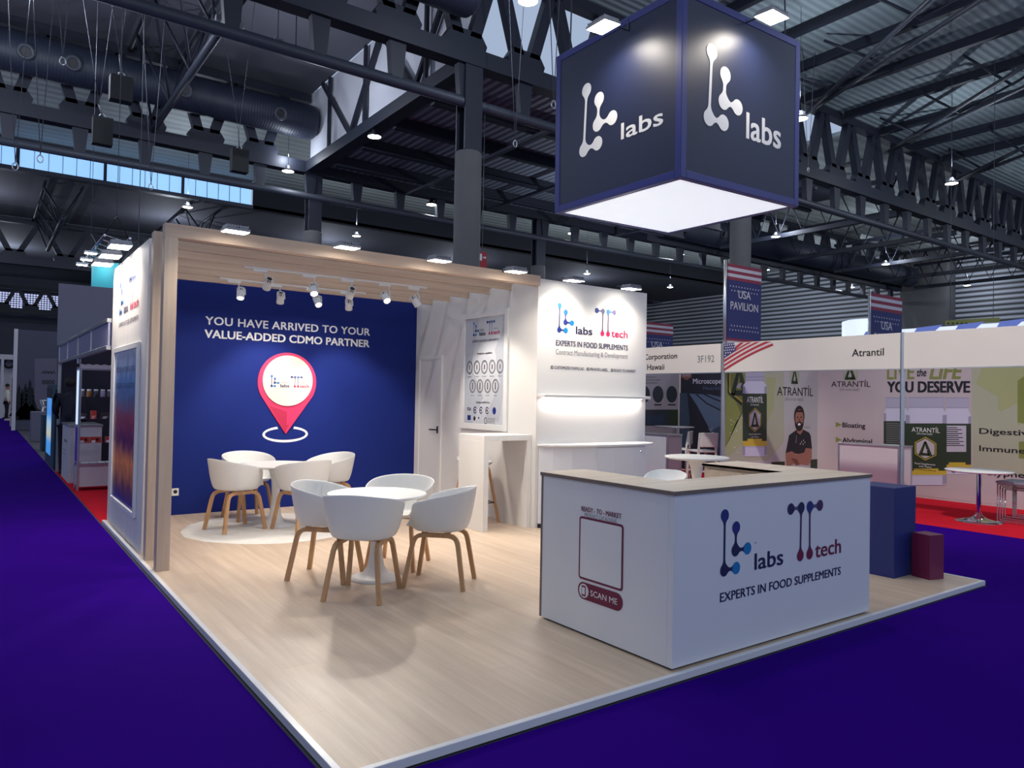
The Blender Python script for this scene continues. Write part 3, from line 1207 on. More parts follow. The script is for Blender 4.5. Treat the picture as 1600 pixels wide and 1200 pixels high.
q.box(CAPS, 0.036, ya + w, za + w * 0.8, 0.0495, yb - w, zb - w)
q.build('print', t)
q = MB()
pl = PX(0.036)
q.text(INK, pl, 'PRECISION IN FORMULATION', -6.40, 1.70, 1.16, 0.055, 2)
q.text(INK, pl, 'EXCELLENCE IN VALIDATION', -6.40, 1.53, 1.16, 0.055, 2)
q.build('lettering', t)

t = thing('framed_poster', 'tall white framed certificate poster with rows of round icons above bar table', 'poster', (4.05, 5.08, 1.09))
q = MB()
ya, yb, za, zb = 4.56, 5.62, 1.085, 2.605
w = 0.075
q.box(WPLAST, 4.02, ya, za, 4.05, ya + w, zb, 0.003, 1)
q.box(WPLAST, 4.02, yb - w, za, 4.05, yb, zb, 0.003, 1)
q.box(WPLAST, 4.02, ya + w, za, 4.05, yb - w, za + w, 0.003, 1)
q.box(WPLAST, 4.02, ya + w, zb - w, 4.05, yb - w, zb, 0.003, 1)
q.build('frame', t)
PG = mat('poster_grey', (206, 210, 216), 0.4, 0, 0.03, 2)
PG2 = mat('poster_grey_facet', (188, 193, 202), 0.4, 0, 0.03, 2)
q = MB()
q.box(PG, 4.04, ya + w, za + w, 4.0495, yb - w, zb - w)
pl = PX(4.04)
u0, u1 = -(yb - w), -(ya + w)
q.poly(PG2, pl, [(u0, 1.85), (u0, 2.53), (u0 + 0.33, 2.53), (u0 + 0.15, 1.9), (u0 + 0.45, 1.5), (u0 + 0.2, 1.16), (u0, 1.16)], 0.4)
q.poly(PG2, pl, [(u1, 1.6), (u1, 2.45), (u1 - 0.22, 2.1), (u1 - 0.1, 1.7), (u1 - 0.4, 1.25), (u1 - 0.1, 1.2)], 0.4)
q.build('print', t)
q = MB()
logo(q, pl, -5.345, 2.315, 0.47, virens=True, l=2, bw=0.02)
q.text(INK, pl, 'EXPERTS IN FOOD SUPPLEMENTS', -5.37, 2.215, 0.60, 0.030, 2, bold=0.01)
q.text(INKB, pl, 'Production capabilities', -5.08, 2.055, 0.34, 0.026, 2, align='C', bold=0.012)
for k in range(5):
    u = -5.43 + k * 0.175
    q.ring(INKB, pl, u, 1.89, 0.074, 0.088, 0.008, 2, n=24)
    q.ring(INKB, pl, u, 1.89, 0.058, 0.072, 0.005, 2, n=24)
    q.rect(INKG, pl, u - 0.012, 1.86, u + 0.012, 1.92, 2)
    q.text(INKB, pl, ('Capsules', 'Tablets', 'Powders', 'Sachets', 'Pouches')[k], u, 1.765, 0.09, 0.014, 2, align='C')
for k in range(4):
    u = -5.35 + k * 0.175
    q.ring(INKB, pl, u, 1.645, 0.074, 0.088, 0.008, 2, n=24)
    q.ring(INKB, pl, u, 1.645, 0.058, 0.072, 0.005, 2, n=24)
    q.rect(INKG, pl, u - 0.014, 1.60, u + 0.014, 1.69, 2)
    q.text(INKB, pl, ('Jars', 'Bottles', 'Sticks', 'Vials')[k], u, 1.52, 0.08, 0.014, 2, align='C')
q.text(INKB, pl, 'Quality certifications', -5.10, 1.425, 0.32, 0.026, 2, align='C', bold=0.012)
q.text(INKB, pl, 'FDA', -5.42, 1.325, 0.09, 0.04, 2, align='C', bold=0.02)
for k in range(3):
    u = -5.28 + k * 0.14
    q.ring(INK, pl, u, 1.335, 0.040, 0.046, 0.014, 2, 30, 330, 20)
    q.circ(INK, pl, u, 1.335, 0.016, l=2, n=12)
q.circ(L_NAVY, pl, -4.84, 1.335, 0.040, 0.046, l=2)
q.rect(L_NAVY, pl, -5.46, 1.20, -5.38, 1.265, 2)
q.circ(INKB, pl, -5.29, 1.225, 0.026, 0.030, l=2, n=14)
q.circ(INK, pl, -5.19, 1.235, 0.014, l=2, n=12)
q.ring(INKB, pl, -5.03, 1.205, 0.034, 0.044, 0.01, 2, n=18)
for k in range(4):
    q.rect(INKG, pl, -4.98, 1.235 - k * 0.018, -4.82, 1.241 - k * 0.018, 2)
q.build('print_marks', t)

# display ledge with light under it, on the front wall
t = thing('lit_shelf', 'thin white shelf with a glowing underside on the front wall', 'shelf', (4.06, 4.0, 1.515))
q = MB()
q.box(WPLAST, 4.06, 3.86, 1.515, 5.80, 4.0, 1.55, 0.003, 1)
q.build('board', t)
q = MB()
q.box(mat('led_strip', (255, 240, 225), emit=6, vary=0), 4.12, 3.955, 1.507, 5.74, 3.975, 1.515)
q.build('led_strip', t)
lamp('shelf_light', 'AREA', (4.93, 3.955, 1.50), (4.93, 3.99, 0.9), 7.0, (1, 0.9, 0.82), t, 1.6, 0.03)

# bow-fronted cabinet under it
t = thing('storage_cabinet', 'low white cabinet with a bowed top against the front wall', 'cabinet', (4.06, 4.0, 0.0))
bow = [(4.06, 3.985), (4.2, 3.86), (4.42, 3.75), (4.7, 3.68), (5.0, 3.64), (5.3, 3.63), (5.55, 3.65), (5.70, 3.70), (5.755, 3.78), (5.74, 3.90), (5.70, 3.992), (4.06, 3.992)]
q = MB()
q.prism(WPLAST, bow, 0.945, 0.97, 0.004)
q.build('top', t)
q = MB()
body = [(4.09, 3.985), (4.22, 3.89), (4.43, 3.79), (4.7, 3.72), (5.0, 3.68), (5.3, 3.67), (5.54, 3.69), (5.54, 3.992), (4.09, 3.992)]
q.prism(WHITE2, body, 0.05, 0.945)
q.prism(BLACK, [(p[0], p[1] + 0.03 if p[1] < 3.96 else p[1]) for p in body], 0.0, 0.05)
q.build('body', t)
q = MB()
dd = [(4.74, 3.705), (5.0, 3.671), (5.3, 3.661), (5.50, 3.676), (5.50, 3.69), (5.3, 3.675), (5.0, 3.685), (4.74, 3.719)]
q.prism(WHITE2, dd, 0.07, 0.925)
d = q.build('door', t)
q = MB()
q.lathe(CHROME, [(0, -0.006), (0.011, -0.005), (0.012, 0.0)], (5.44, 3.670, 0.87), 12, True, Matrix.Rotation(-PI / 2, 4, 'X'))
q.build('lock', d)

# reception counter
t = thing('reception_counter', 'white reception counter with beech top and two-part logo', 'counter', (1.96, 0.05, 0.0))
U = [(1.955, 0.042), (4.065, 0.042), (4.065, 1.205), (3.60, 1.205), (3.60, 0.45), (2.355, 0.45), (2.355, 1.245), (1.955, 1.245)]
q = MB()
q.prism(BEECHT, U, 0.981, 1.0)
q.build('top', t)
q = MB()
q.prism(EDGE, [(U[0][0] - .001, U[0][1] - .001), (U[1][0] + .001, U[1][1] - .001), (U[2][0] + .001, U[2][1]), U[3], U[4], U[5], U[6], (U[7][0] - .001, U[7][1] + .001)], 0.976, 0.9985)
q.build('top_edge', t)
q = MB()
q.box(WHITE2, 1.965, 0.05, 0.014, 4.055, 0.09, 0.977, 0.0015, 1)
q.build('front_panel', t)
q = MB()
q.box(WHITE2, 1.965, 0.09, 0.014, 2.0, 1.225, 0.977, 0.0015, 1)
q.build('side_panel', t)
q = MB()
q.box(WHITE2, 4.02, 0.09, 0.014, 4.055, 1.2, 0.977, 0.0015, 1)
q.build('side_panel', t)
q = MB()
q.box(EDGE, 1.963, 1.225, 0.014, 2.345, 1.243, 0.977)
q.build('end_panel', t)
q = MB()
q.box(BEECHT, 2.0, 0.43, 0.014, 3.63, 0.445, 0.977)
q.box(BEECHT, 2.33, 0.445, 0.014, 2.345, 1.225, 0.977)
q.build('inner_panel', t)
for ya, yb in ((0.46, 0.82), (0.825, 1.19)):
    q = MB()
    q.box(BEECHT, 3.612, ya, 0.03, 3.628, yb, 0.955, 0.001, 1)
    q.build('cupboard_door', t)
q = MB()
q.box(BEECHT, 3.628, 0.445, 0.014, 3.64, 1.2, 0.975)
q.build('cupboard_side', t)
q = MB()
q.box(BLACK, 1.985, 0.07, 0.0, 4.035, 1.19, 0.014)
q.build('plinth', t)
q = MB()
pl = PY(0.05)
logo(q, pl, 1.96 + 0.446, 0.508, 1.0, l=1.5, bw=0.014, shaded=True)
q.circ(INKG, pl, 1.96 + 0.745, 0.640, 0.006, l=1.5, n=10)
q.text(INK, pl, 'EXPERTS IN FOOD SUPPLEMENTS', 1.96 + 0.412, 0.3245, 1.297, 0.053, 1.5, bold=0.012)
q.build('lettering', t)
# sticker on the short side: frame and scan-me pill, code itself left blank
pl = PX(1.965)
UV = lambda px, py: ux(px, py, 1.965)
q = MB()
a, b = UV(909.5, 806), UV(971.5, 921)
ul, ur = UV(905, 860)[0], UV(974, 880)[0]
vt, vb = UV(908, 806)[1], UV(905, 903)[1]
q.rrect(MAROON, pl, ul, vb, ur, vt, 0.022, 1.5)
q.rrect(WHITE2, pl, ul + 0.014, vb + 0.014, ur - 0.014, vt - 0.014, 0.012, 2.5)
p0, p1 = UV(905, 907), UV(906, 934)
q.rrect(MAROON, pl, ul - 0.004, p1[1], ur + 0.002, p0[1], (p0[1] - p1[1]) / 2 - 0.001, 1.5)
vm = (p0[1] + p1[1]) / 2
hh = (p0[1] - p1[1]) / 2
q.circ(WHITE2, pl, ul + hh, vm, hh * 0.82, l=2.5)
q.rrect(MAROON, pl, ul + hh - hh * 0.36, vm - hh * 0.62, ul + hh + hh * 0.36, vm + hh * 0.62, 0.006, 3.5)
q.rect(WHITE2, pl, ul + hh - hh * 0.24, vm - hh * 0.40, ul + hh + hh * 0.24, vm + hh * 0.42, 4.5)
q.text(WHITEINK, pl, 'SCAN ME', ul + 2.15 * hh, vm - 0.018, (ur - ul) * 0.60, 0.036, 2.5)
q.build('scan_sticker', t)
q = MB()
a, b = UV(909, 796), UV(971, 806)
q.text(MAROON, pl, 'READY - TO - MARKET', a[0], a[1] - 0.008, b[0] - a[0], 0.030, 1.5, bold=0.014)
a, b = UV(914, 804), UV(964, 813)
q.text(INKG, pl, 'PRODUCT CATALOGUE', a[0], a[1] - 0.012, b[0] - a[0], 0.024, 1.5)
q.build('lettering', t)

# pedestals
q = MB()
q.box(mat('pedestal_blue', (22, 42, 112), 0.5, 0, 0.03, 4), 5.25, 0.47, 0.0, 5.63, 0.86, 0.78, 0.002, 1)
tag(q.build('pedestal'), 'tall dark blue box pedestal at the right end of the counter', 'pedestal')
t = thing('pedestal', 'short maroon box pedestal in front of the blue one', 'pedestal', (5.47, 0.275, 0), math.radians(-13))
q = MB()
q.box(mat('pedestal_maroon', (112, 26, 70), 0.5, 0, 0.03, 4), 0, 0, 0, 0.175, 0.175, 0.383, 0.0015, 1)
q.build('block', t, world=False)

# white bar table against the right wall
t = thing('bar_table', 'tall white slab bar table under the certificate poster', 'table', (3.38, 4.07, 0.0))
q = MB()
q.box(WHITE, 3.38, 4.07, 1.012, 4.046, 4.60, 1.075, 0.0015, 1)
q.build('tabletop', t)
q = MB()
q.box(WHITE, 3.38, 4.07, 0.0, 3.445, 4.60, 1.012, 0.0015, 1)
q.build('leg', t)
q = MB()
q.box(WHITE, 3.985, 4.07, 0.0, 4.046, 4.60, 1.012, 0.0015, 1)
q.build('leg', t)

# rug
t = thing('round_rug', 'round white long-haired rug under the rear table', 'rug', (1.52, 5.53, 0.0))
RUGM = mat('white_rug', (226, 222, 216), 0.95, 0, 0.08, 9, bump=0.8)
q = MB()
prof = []
n = 96
i0 = q.mi(RUGM)
rings = []
for r, z in ((0.0, 0.012), (0.3, 0.013), (0.6, 0.012), (0.85, 0.013), (0.93, 0.010), (0.945, 0.0)):
    ring = []
    for k in range(n):
        a = 2 * PI * k / n
        w = 0.012 * math.sin(11 * a) * math.sin(5 * a + 1) if r > 0.7 else 0
        zz = z + (0.001 * math.sin(7 * a + r * 9) * math.cos(3 * a) if 0.1 < r < 0.92 else 0)
        ring.append(q.bm.verts.new((1.52 + (r + w) * math.cos(a), 5.53 + (r + w) * math.sin(a), zz)))
    rings.append(ring)
for a, b in zip(rings, rings[1:]):
    for k in range(n):
        f = q.bm.faces.new((a[k], b[k], b[(k + 1) % n], a[(k + 1) % n]))
        f.material_index = i0
        f.smooth = True
bmesh.ops.remove_doubles(q.bm, verts=q.bm.verts[:], dist=1e-5)
q.build('pile', t)


# ------------------------------------------------------------------ chairs and tables
def smooth01(x):
    x = max(0.0, min(1.0, x))
    return x * x * (3 - 2 * x)


def shell_mesh(m, R0, back, arm, lip, zb, ax, ay, stool=False):
    """moulded bucket: rim height depends on the angle, open towards +X"""
    q = MB()
    NA = 48
    ts = [(0.0, 0), (0.30, 0), (0.55, 0), (0.72, 0.0)]
    wall = [0.02, 0.10, 0.25, 0.45, 0.7, 0.9, 1.0]
    rows = []
    for j in range(len(ts) + len(wall)):
        row = []
        for k in range(NA):
            ph = -PI + 2 * PI * k / NA
            a = abs(math.degrees(ph))
            if stool:
                h = lip + (back - lip) * smooth01((a - 55) / 110)
            else:
                h = lip + (arm - lip) * smooth01((a - 36) / 20) + (back - arm) * math.sin(PI / 2 * max(0, a - 50) / 130)
            e = 2.5
            c, s = abs(math.cos(ph)), abs(math.sin(ph))
            rr = 1.0 / ((c / ax) ** e + (s / ay) ** e) ** (1 / e)
            if j < len(ts):
                f, z = ts[j][0], zb + 0.012 * ts[j][0]
                r = rr * f
            else:
                w = wall[j - len(ts)]
                tall = (h - zb) / (back - zb)
                full = 0.74 + 0.26 * (w ** 0.55) * (0.45 + 0.55 * min(1, tall * 1.25)) + 0.03 * w * tall
                if a < 40:
                    full = 0.74 + 0.26 * w
                r = rr * full
                z = zb + 0.009 + (h - zb - 0.009) * (w ** 1.15)
                if a < 45:
                    z = zb + 0.009 + (h - zb - 0.009) * math.sin(w * PI * 0.62)
            row.append(q.bm.verts.new((r * math.cos(ph), r * math.sin(ph), z)))
        rows.append(row)
    i0 = q.mi(m)
    for a, b in zip(rows, rows[1:]):
        for k in range(NA):
            f = q.bm.faces.new((a[k], a[(k + 1) % NA], b[(k + 1) % NA], b[k]))
            f.material_index = i0
            f.smooth = True
    bmesh.ops.remove_doubles(q.bm, verts=q.bm.verts[:], dist=1e-5)
    bmesh.ops.recalc_face_normals(q.bm, faces=q.bm.faces[:])
    return q


def soften(o, th=0.011):
    sd = o.modifiers.new('thick', 'SOLIDIFY')
    sd.thickness = th
    sd.offset = 0
    sb = o.modifiers.new('smooth', 'SUBSURF')
    sb.levels = 1
    sb.render_levels = 2
    return o


def make_chair():
    t = thing('shell_chair', '', 'chair')
    soften(shell_mesh(WPLAST, 0.28, 0.785, 0.665, 0.480, 0.440, 0.265, 0.290).build('seat_shell', t, world=False))
    for s in (-1, 1):
        for d in (-1, 1):
            q = MB()
            top = [(d * 0.0, s * 0.150, 0.411), (d * 0.10, s * 0.152, 0.411), (d * 0.138, s * 0.156, 0.404), (d * 0.164, s * 0.162, 0.386), (d * 0.178, s * 0.167, 0.358), (d * 0.186, s * 0.171, 0.325)]
            q.sweep(OAK, top + [(d * 0.240, s * 0.212, 0.0)], (0, 1, 0), 0.030, 0.034)
            q.build('leg', t, world=False)
    for d in (-1, 1):
        q = MB()
        q.box(OAK, d * 0.09 - 0.024, -0.168, 0.427, d * 0.09 + 0.024, 0.168, 0.440, 0.003, 1)
        q.build('cross_rail', t, world=False)
    return t


CH = [((1.19, 2.41, 0), 45, 'white shell chair with its back to us, nearest at the front table', 'chairs around the front table'),
      ((1.17, 3.09, 0), -45, 'white shell chair on the left of the front table', 'chairs around the front table'),
      ((1.865, 3.15, 0), 225, 'white shell chair behind the front table, mostly hidden by the tabletop', 'chairs around the front table'),
      ((1.86, 2.41, 0), 135, 'white shell chair on the right of the front table, in side view', 'chairs around the front table'),
      ((1.11, 5.54, 0.013), 14, 'white shell chair leftmost on the round rug, in side view', 'chairs around the rear table'),
      ((1.72, 5.18, 0.013), 104, 'white shell chair with its back to us on the round rug', 'chairs around the rear table'),
      ((1.44, 6.21, 0.013), -84, 'white shell chair behind the rear table, against the blue wall at left', 'chairs around the rear table'),
      ((2.28, 5.80, 0.013), 192, 'white shell chair at the right end of the rear table', 'chairs around the rear table')]
chair = make_chair()
for i, (loc, a, lb, g) in enumerate(CH):
    if i == 0:
        chair.location = loc
        chair.rotation_euler = (0, 0, math.radians(a))
        chair['label'] = lb
        chair['group'] = g
    else:
        dup(chair, loc, math.radians(a), lb, g)


def make_table(name, label, loc, rt, h, rb, rs=0.045):
    t = thing(name, label, 'table', loc)
    q = MB()
    q.lathe(WPLAST, [(0, h - 0.030), (rt - 0.04, h - 0.030), (rt - 0.008, h - 0.022), (rt, h - 0.010), (rt - 0.003, h - 0.002), (rt - 0.012, h), (0, h)], (0, 0, 0), 64)
    q.build('tabletop', t, world=False)
    q = MB()
    q.lathe(WPLAST, [(0, 0), (rb, 0), (rb, 0.008), (rb * 0.75, 0.022), (rb * 0.5, 0.046), (rb * 0.33, 0.10), (rs * 1.15, 0.20), (rs * 0.95, h * 0.5),
                     (rs * 1.1, h * 0.72), (rs * 1.6, h * 0.87), (rs * 2.4, h - 0.03), (rs * 2.6, h - 0.031), (0, h - 0.031)], (0, 0, 0), 48)
    q.build('pedestal', t, world=False)
    return t


make_table('round_table', 'round white pedestal table at the front, on bare planks', (1.494, 2.83, 0), 0.405, 0.70, 0.215)
make_table('round_table', 'round white pedestal table standing on the white rug', (1.56, 5.58, 0.013), 0.41, 0.695, 0.22)
make_table('round_table', 'small tall white round table behind the reception counter', (5.18, 2.58, 0), 0.345, 0.90, 0.22, 0.042)


def make_stool():
    t = thing('bar_stool', '', 'stool')
    soften(shell_mesh(WPLAST, 0.2, 0.795, 0.72, 0.715, 0.675, 0.19, 0.215, True).build('seat_shell', t, world=False))
    for s in (-1, 1):
        for d in (-1, 1):
            q = MB()
            top = [(0, s * 0.10, 0.655), (d * 0.085, s * 0.102, 0.655), (d * 0.115, s * 0.106, 0.645), (d * 0.130, s * 0.112, 0.62)]
            q.sweep(OAK, top + [(d * 0.215, s * 0.205, 0.0)], (0, 1, 0), 0.024, 0.030)
            q.build('leg', t, world=False)
    q = MB()
    z = 0.235
    r1, r2 = 0.186, 0.172
    q.tube(BLACK, [(r1, -r2, z), (r1, r2, z), (-r1, r2, z), (-r1, -r2, z), (r1, -r2, z)], 0.007, 8)
    q.build('foot_rest', t, world=False)
    q = MB()
    q.box(OAK, -0.10, -0.115, 0.656, 0.10, 0.115, 0.674, 0.003, 1)
    q.build('seat_plate', t, world=False)
    return t


st = make_stool()
st.location = (4.43, 2.36, 0)
st.rotation_euler = (0, 0, math.radians(205))
st['label'] = 'low-backed white bar stool behind the reception counter'
dup(st, (3.72, 4.76, 0), math.radians(270), 'white bar stool with oak legs tucked behind the bar table')


# ------------------------------------------------------------------ lamps of the stand
WARM = (1.0, 0.90, 0.78)
SPOT_E, FLOOD_E = 84.0, 9.0


def aim_matrix(d):
    return Vector(d).normalized().to_track_quat('-Z', 'Y').to_matrix().to_4x4()


def flood(label, c, arm, aim, w, dpt, energy, group, spread=150):
    """LED floodlight: c = centre of glass, arm = where its bracket is fixed"""
    c = Vector(c)
    t = thing('floodlight', label, 'floodlight', c, 0, group)
    d = Vector(aim) - c
    mt = aim_matrix(d)
    mt.translation = c
    q = MB()
    b = MB()
    b.box(ALU, -w / 2, -dpt / 2, 0.0, w / 2, dpt / 2, 0.022, 0.004, 1)
    q.merge(b.bm, mat('flood_housing', (150, 150, 156), 0.4, 0.6, 0.03, 8), mt)
    q.build('housing', t)
    q = MB()
    k = 9
    for i in range(k):
        x = -w / 2 + 0.02 + i * (w - 0.04) / (k - 1)
        b = MB()
        b.box(ALU, x - 0.003, -dpt / 2 + 0.01, 0.0225, x + 0.003, dpt / 2 - 0.01, 0.05)
        q.merge(b.bm, MATS['flood_housing'], mt)
    q.build('cooling_fins', t)
    q = MB()
    b = MB()
    b.box(ALU, -w / 2 + 0.008, -dpt / 2 + 0.008, -0.004, w / 2 - 0.008, dpt / 2 - 0.008, -0.0005)
    q.merge(b.bm, FLOODEM, mt)
    q.build('glass', t)
    q = MB()
    a = Vector(arm)
    e = mt @ Vector((0, 0, 0.052))
    q.tube(STEEL2, [a, (a.x, a.y, e.z + 0.01), e], 0.008, 6)
    q.build('arm', t)
    L = lamp('flood_light', 'AREA', c + d.normalized() * 0.012, Vector(aim), energy, WARM, t, w * 0.9, dpt * 0.9, spread=spread)
    L.rotation_euler = mt.to_euler()
    return t


FL = ['floodlight on the canopy beam nearest the left post', 'second floodlight from the left on the canopy beam',
      'third floodlight on the canopy beam, left of the concrete column', 'floodlight at the right end of the canopy beam',
      'floodlight above the blue logo on the white front wall', 'floodlight above the red logo on the white front wall']
for i, x in enumerate((0.545, 1.555, 2.55, 3.51, 4.375, 5.31)):
    yw = 3.96 if i < 4 else 4.0
    flood(FL[i], (x, yw - 0.25, 2.875), (x, yw - 0.004, 2.90), (x, yw - 0.20, 1.8), 0.21, 0.17, FLOOD_E, 'floodlights along the stand front', 130)
for y, lb in zip((5.42, 6.07, 6.69), ('floodlight over the left end wall, nearest the posts', 'middle floodlight over the left end wall', 'farthest floodlight over the left end wall')):
    flood(lb, (-0.10, y, 2.925), (0.07, y, 2.935), (-0.06, y, 1.6), 0.27, 0.20, FLOOD_E * 1.1, 'floodlights over the left wall', 130)

# track lights under the slats
for yy, x0, x1, lb in ((5.035, 1.0, 3.15, 'white lighting track under the middle canopy slat'), (6.01, 1.0, 2.8, 'white lighting track under the rear canopy slat')):
    q = MB()
    q.box(WPLAST, x0, yy - 0.018, 2.80, x1, yy + 0.018, 2.82, 0.002, 1)
    tag(q.build('lighting_track'), lb, 'track', 'lighting tracks')


def spot(label, x, y, head, aim, lit=True):
    t = thing('track_spotlight', label, 'spotlight', (x, y, 2.80), 0, 'track spotlights under the canopy')
    q = MB()
    q.box(WPLAST, x - 0.075, y - 0.017, 2.772, x + 0.075, y + 0.017, 2.80, 0.003, 1)
    q.build('adapter', t)
    h = Vector(head)
    d = (Vector(aim) - h).normalized()
    mt = aim_matrix(d)
    mt.translation = h
    q = MB()
    q.sweep(WPLAST, [(x + 0.055, y, 2.772), (x + 0.055, y, 2.735), (h.x + 0.052, y, h.z + 0.06), (h.x + 0.052, h.y, h.z)], (0, 1, 0), 0.016, 0.010)
    q.tube(WPLAST, [(h.x + 0.056, h.y, h.z), (h.x + 0.02, h.y, h.z)], 0.010, 8)
    q.build('arm', t)
    q = MB()
    q.lathe(WPLAST, [(0, 0.035), (0.036, 0.035), (0.042, 0.028), (0.045, -0.055), (0.043, -0.066), (0.037, -0.066), (0.033, -0.050)], h, 24, True, mt.to_3x3().to_4x4())
    q.build('head', t)
    q = MB()
    for k in range(10):
        a = 2 * PI * k / 10
        b = MB()
        b.box(WPLAST, 0.028, -0.0035, 0.02, 0.046, 0.0035, 0.075)
        q.merge(b.bm, WPLAST, mt @ Matrix.Rotation(a, 4, 'Z'))
    b = MB()
    b.lathe(WPLAST, [(0, 0.07), (0.026, 0.07), (0.026, 0.03)], (0, 0, 0), 16)
    q.merge(b.bm, BLACK, mt, True)
    q.build('cooling_fins', t)
    q = MB()
    q.lathe(SPOTEM, [(0, -0.056), (0.034, -0.052)], h, 20, True, mt.to_3x3().to_4x4())
    q.build('lens', t)
    lamp('spot_light', 'SPOT', h + d * 0.075, Vector(aim), SPOT_E, WARM, t, 0.05, cone=82, blend=0.55)
    return t


SP = [('track spotlight alone at the left, tilted down and left', 1.16, 6.01, (1.236, 6.0, 2.652), (0.75, 4.7, 0)),
      ('track spotlight at the left end of the front track, turned away', 1.16, 5.035, (1.243, 5.03, 2.657), (1.2, 6.93, 0.9)),
      ('track spotlight below and right of the leftmost front one, turned away', 1.64, 6.01, (1.70, 6.0, 2.644), (1.9, 6.93, 0.9)),
      ('lit track spotlight, upper of the pair at the middle left', 1.69, 5.035, (1.739, 5.03, 2.643), (1.45, 2.9, 0)),
      ('lit track spotlight, lower of the pair at the middle left', 2.09, 6.01, (2.159, 6.0, 2.648), (2.2, 3.7, 0)),
      ('unlit-looking track spotlight, upper of the pair at the middle right', 2.13, 5.035, (2.173, 5.03, 2.650), (2.3, 6.93, 1.0)),
      ('track spotlight with its back to us, lower of the pair at the middle right', 2.53, 6.01, (2.571, 6.0, 2.641), (3.0, 6.93, 0.7)),
      ('brightly lit track spotlight second from the right', 2.59, 5.035, (2.605, 5.03, 2.641), (2.6, 2.3, 0)),
      ('track spotlight at the right end of the front track, tilted sideways', 2.97, 5.035, (2.996, 5.03, 2.632), (4.05, 4.7, 1.1))]
for a in SP:
    spot(*a)

# ------------------------------------------------------------------ hanging cube sign
c0, CS, CZ, CH_ = Vector((3.567, 1.446, 3.40)), 1.70, 3.40, 1.62
t = thing('hanging_sign', 'large navy cube sign with white logo hanging over the counter', 'sign', (c0.x, c0.y, CZ))
t.rotation_euler = (math.radians(0.6), math.radians(-0.9), math.radians(-0.4))
q = MB()
e = 0.07
for x, y in ((0, 0), (CS - e, 0), (0, CS - e), (CS - e, CS - e)):
    q.box(NAVYE, x, y, 0.0, x + e, y + e, CH_, 0.004, 1)
for z in (0.0, CH_ - e):
    q.box(NAVYE, e, 0.0, z, CS - e, e, z + e, 0.004, 1)
    q.box(NAVYE, e, CS - e, z, CS - e, CS, z + e, 0.004, 1)
    q.box(NAVYE, 0.0, e, z, e, CS - e, z + e, 0.004, 1)
    q.box(NAVYE, CS - e, e, z, CS, CS - e, z + e, 0.004, 1)
q.build('frame', t, world=False)
q = MB()
q.box(NAVYF, e, 0.006, e, CS - e, 0.016, CH_ - e)
q.build('fabric_panel', t, world=False)
q = MB()
q.box(NAVYF, 0.006, e, e, 0.016, CS - e, CH_ - e)
q.build('fabric_panel', t, world=False)
q = MB()
q.box(NAVYF, e, CS - 0.016, e, CS - e, CS - 0.006, CH_ - e)
q.build('fabric_panel', t, world=False)
q = MB()
q.box(NAVYF, CS - 0.016, e, e, CS - 0.006, CS - e, CH_ - e)
q.build('fabric_panel', t, world=False)
q = MB()
q.box(BOXGLOW, e - 0.01, e - 0.01, 0.004, CS - e + 0.01, CS - e + 0.01, 0.012)
q.build('lightbox', t, world=False)
q = MB()
q.box(mat('sign_lid', (30, 32, 50), 0.8), e, e, CH_ - 0.03, CS - e, CS - e, CH_ - 0.02)
q.build('lid', t, world=False)
ROT = t.rotation_euler.to_matrix()


def cube_uv(px, py, face):
    """where a sight line meets a face of the tilted cube, in its own coordinates"""
    d = ROT.transposed() @ (at(px, py, 'z', 4.2) - CAM_LOC)
    o = ROT.transposed() @ (CAM_LOC - c0)
    i = 0 if face == 'L' else 1
    s = (0.006 - o[i]) / d[i]
    p = o + d * s
    return (p.y, p.z) if face == 'L' else (p.x, p.z)


for face in 'LR':
    if face == 'L':
        pl = POB((0.006, 0, 0), (0, 1, 0), (0, 0, 1), (-1, 0, 0))
        n = {'A': (917, 141), 'D': (936.5, 155), 'E': (934, 194.5), 'F': (957, 184), 'B': (912.5, 234.5), 'C': (934, 224)}
        tb, tt, te = (971, 218), (972, 187), (1036, 196)
    else:
        pl = POB((0, 0.006, 0), (1, 0, 0), (0, 0, 1), (0, -1, 0))
        n = {'A': (1112, 81), 'D': (1133, 117), 'E': (1130.5, 159), 'F': (1152, 168), 'B': (1107.5, 184), 'C': (1130, 192)}
        tb, tt, te = (1166, 215.5), (1167, 166), (1219, 233)
    q = MB()
    P = {k: cube_uv(v[0], v[1], face) for k, v in n.items()}
    rr = 0.068 if face == 'L' else 0.072
    for a, b in (('A', 'B'), ('D', 'E'), ('E', 'F'), ('B', 'C')):
        q.neck(WHITEINK, pl, P[a], P[b], rr, 0.013, 2)
    for p in P.values():
        q.circ(WHITEINK, pl, p[0], p[1], rr, rr, 2.3)
    a, b, c = cube_uv(*tb, face), cube_uv(*tt, face), cube_uv(*te, face)
    if face == 'L':
        vs_w = c[0] - a[0]
        # the viewer reads this face along decreasing y
    q.build('logo', t, world=False)
    q = MB()
    hgt = (b[1] - a[1]) * 0.80
    if face == 'L':
        pl2 = POB((0.006, a[0], 0), (0, -1, 0), (0, 0, 1), (-1, 0, 0))
        q.text(WHITEINK, pl2, 'labs', 0, a[1], a[0] - c[0], hgt, 2, bold=0.016)
    else:
        q.text(WHITEINK, pl, 'labs', a[0], a[1], c[0] - a[0], hgt, 2, bold=0.016)
    q.build('lettering', t, world=False)
for x, y in ((0.1, 0.1), (CS - 0.1, 0.1), (0.1, CS - 0.1), (CS - 0.1, CS - 0.1)):
    q = MB()
    q.tube(WIRE, [(x, y, CH_), (x + (CS / 2 - x) * 0.2, y + (CS / 2 - y) * 0.2, 14.8 - CZ - 0.05)], 0.008, 5)
    q.build('hanging_cable', t, world=False)
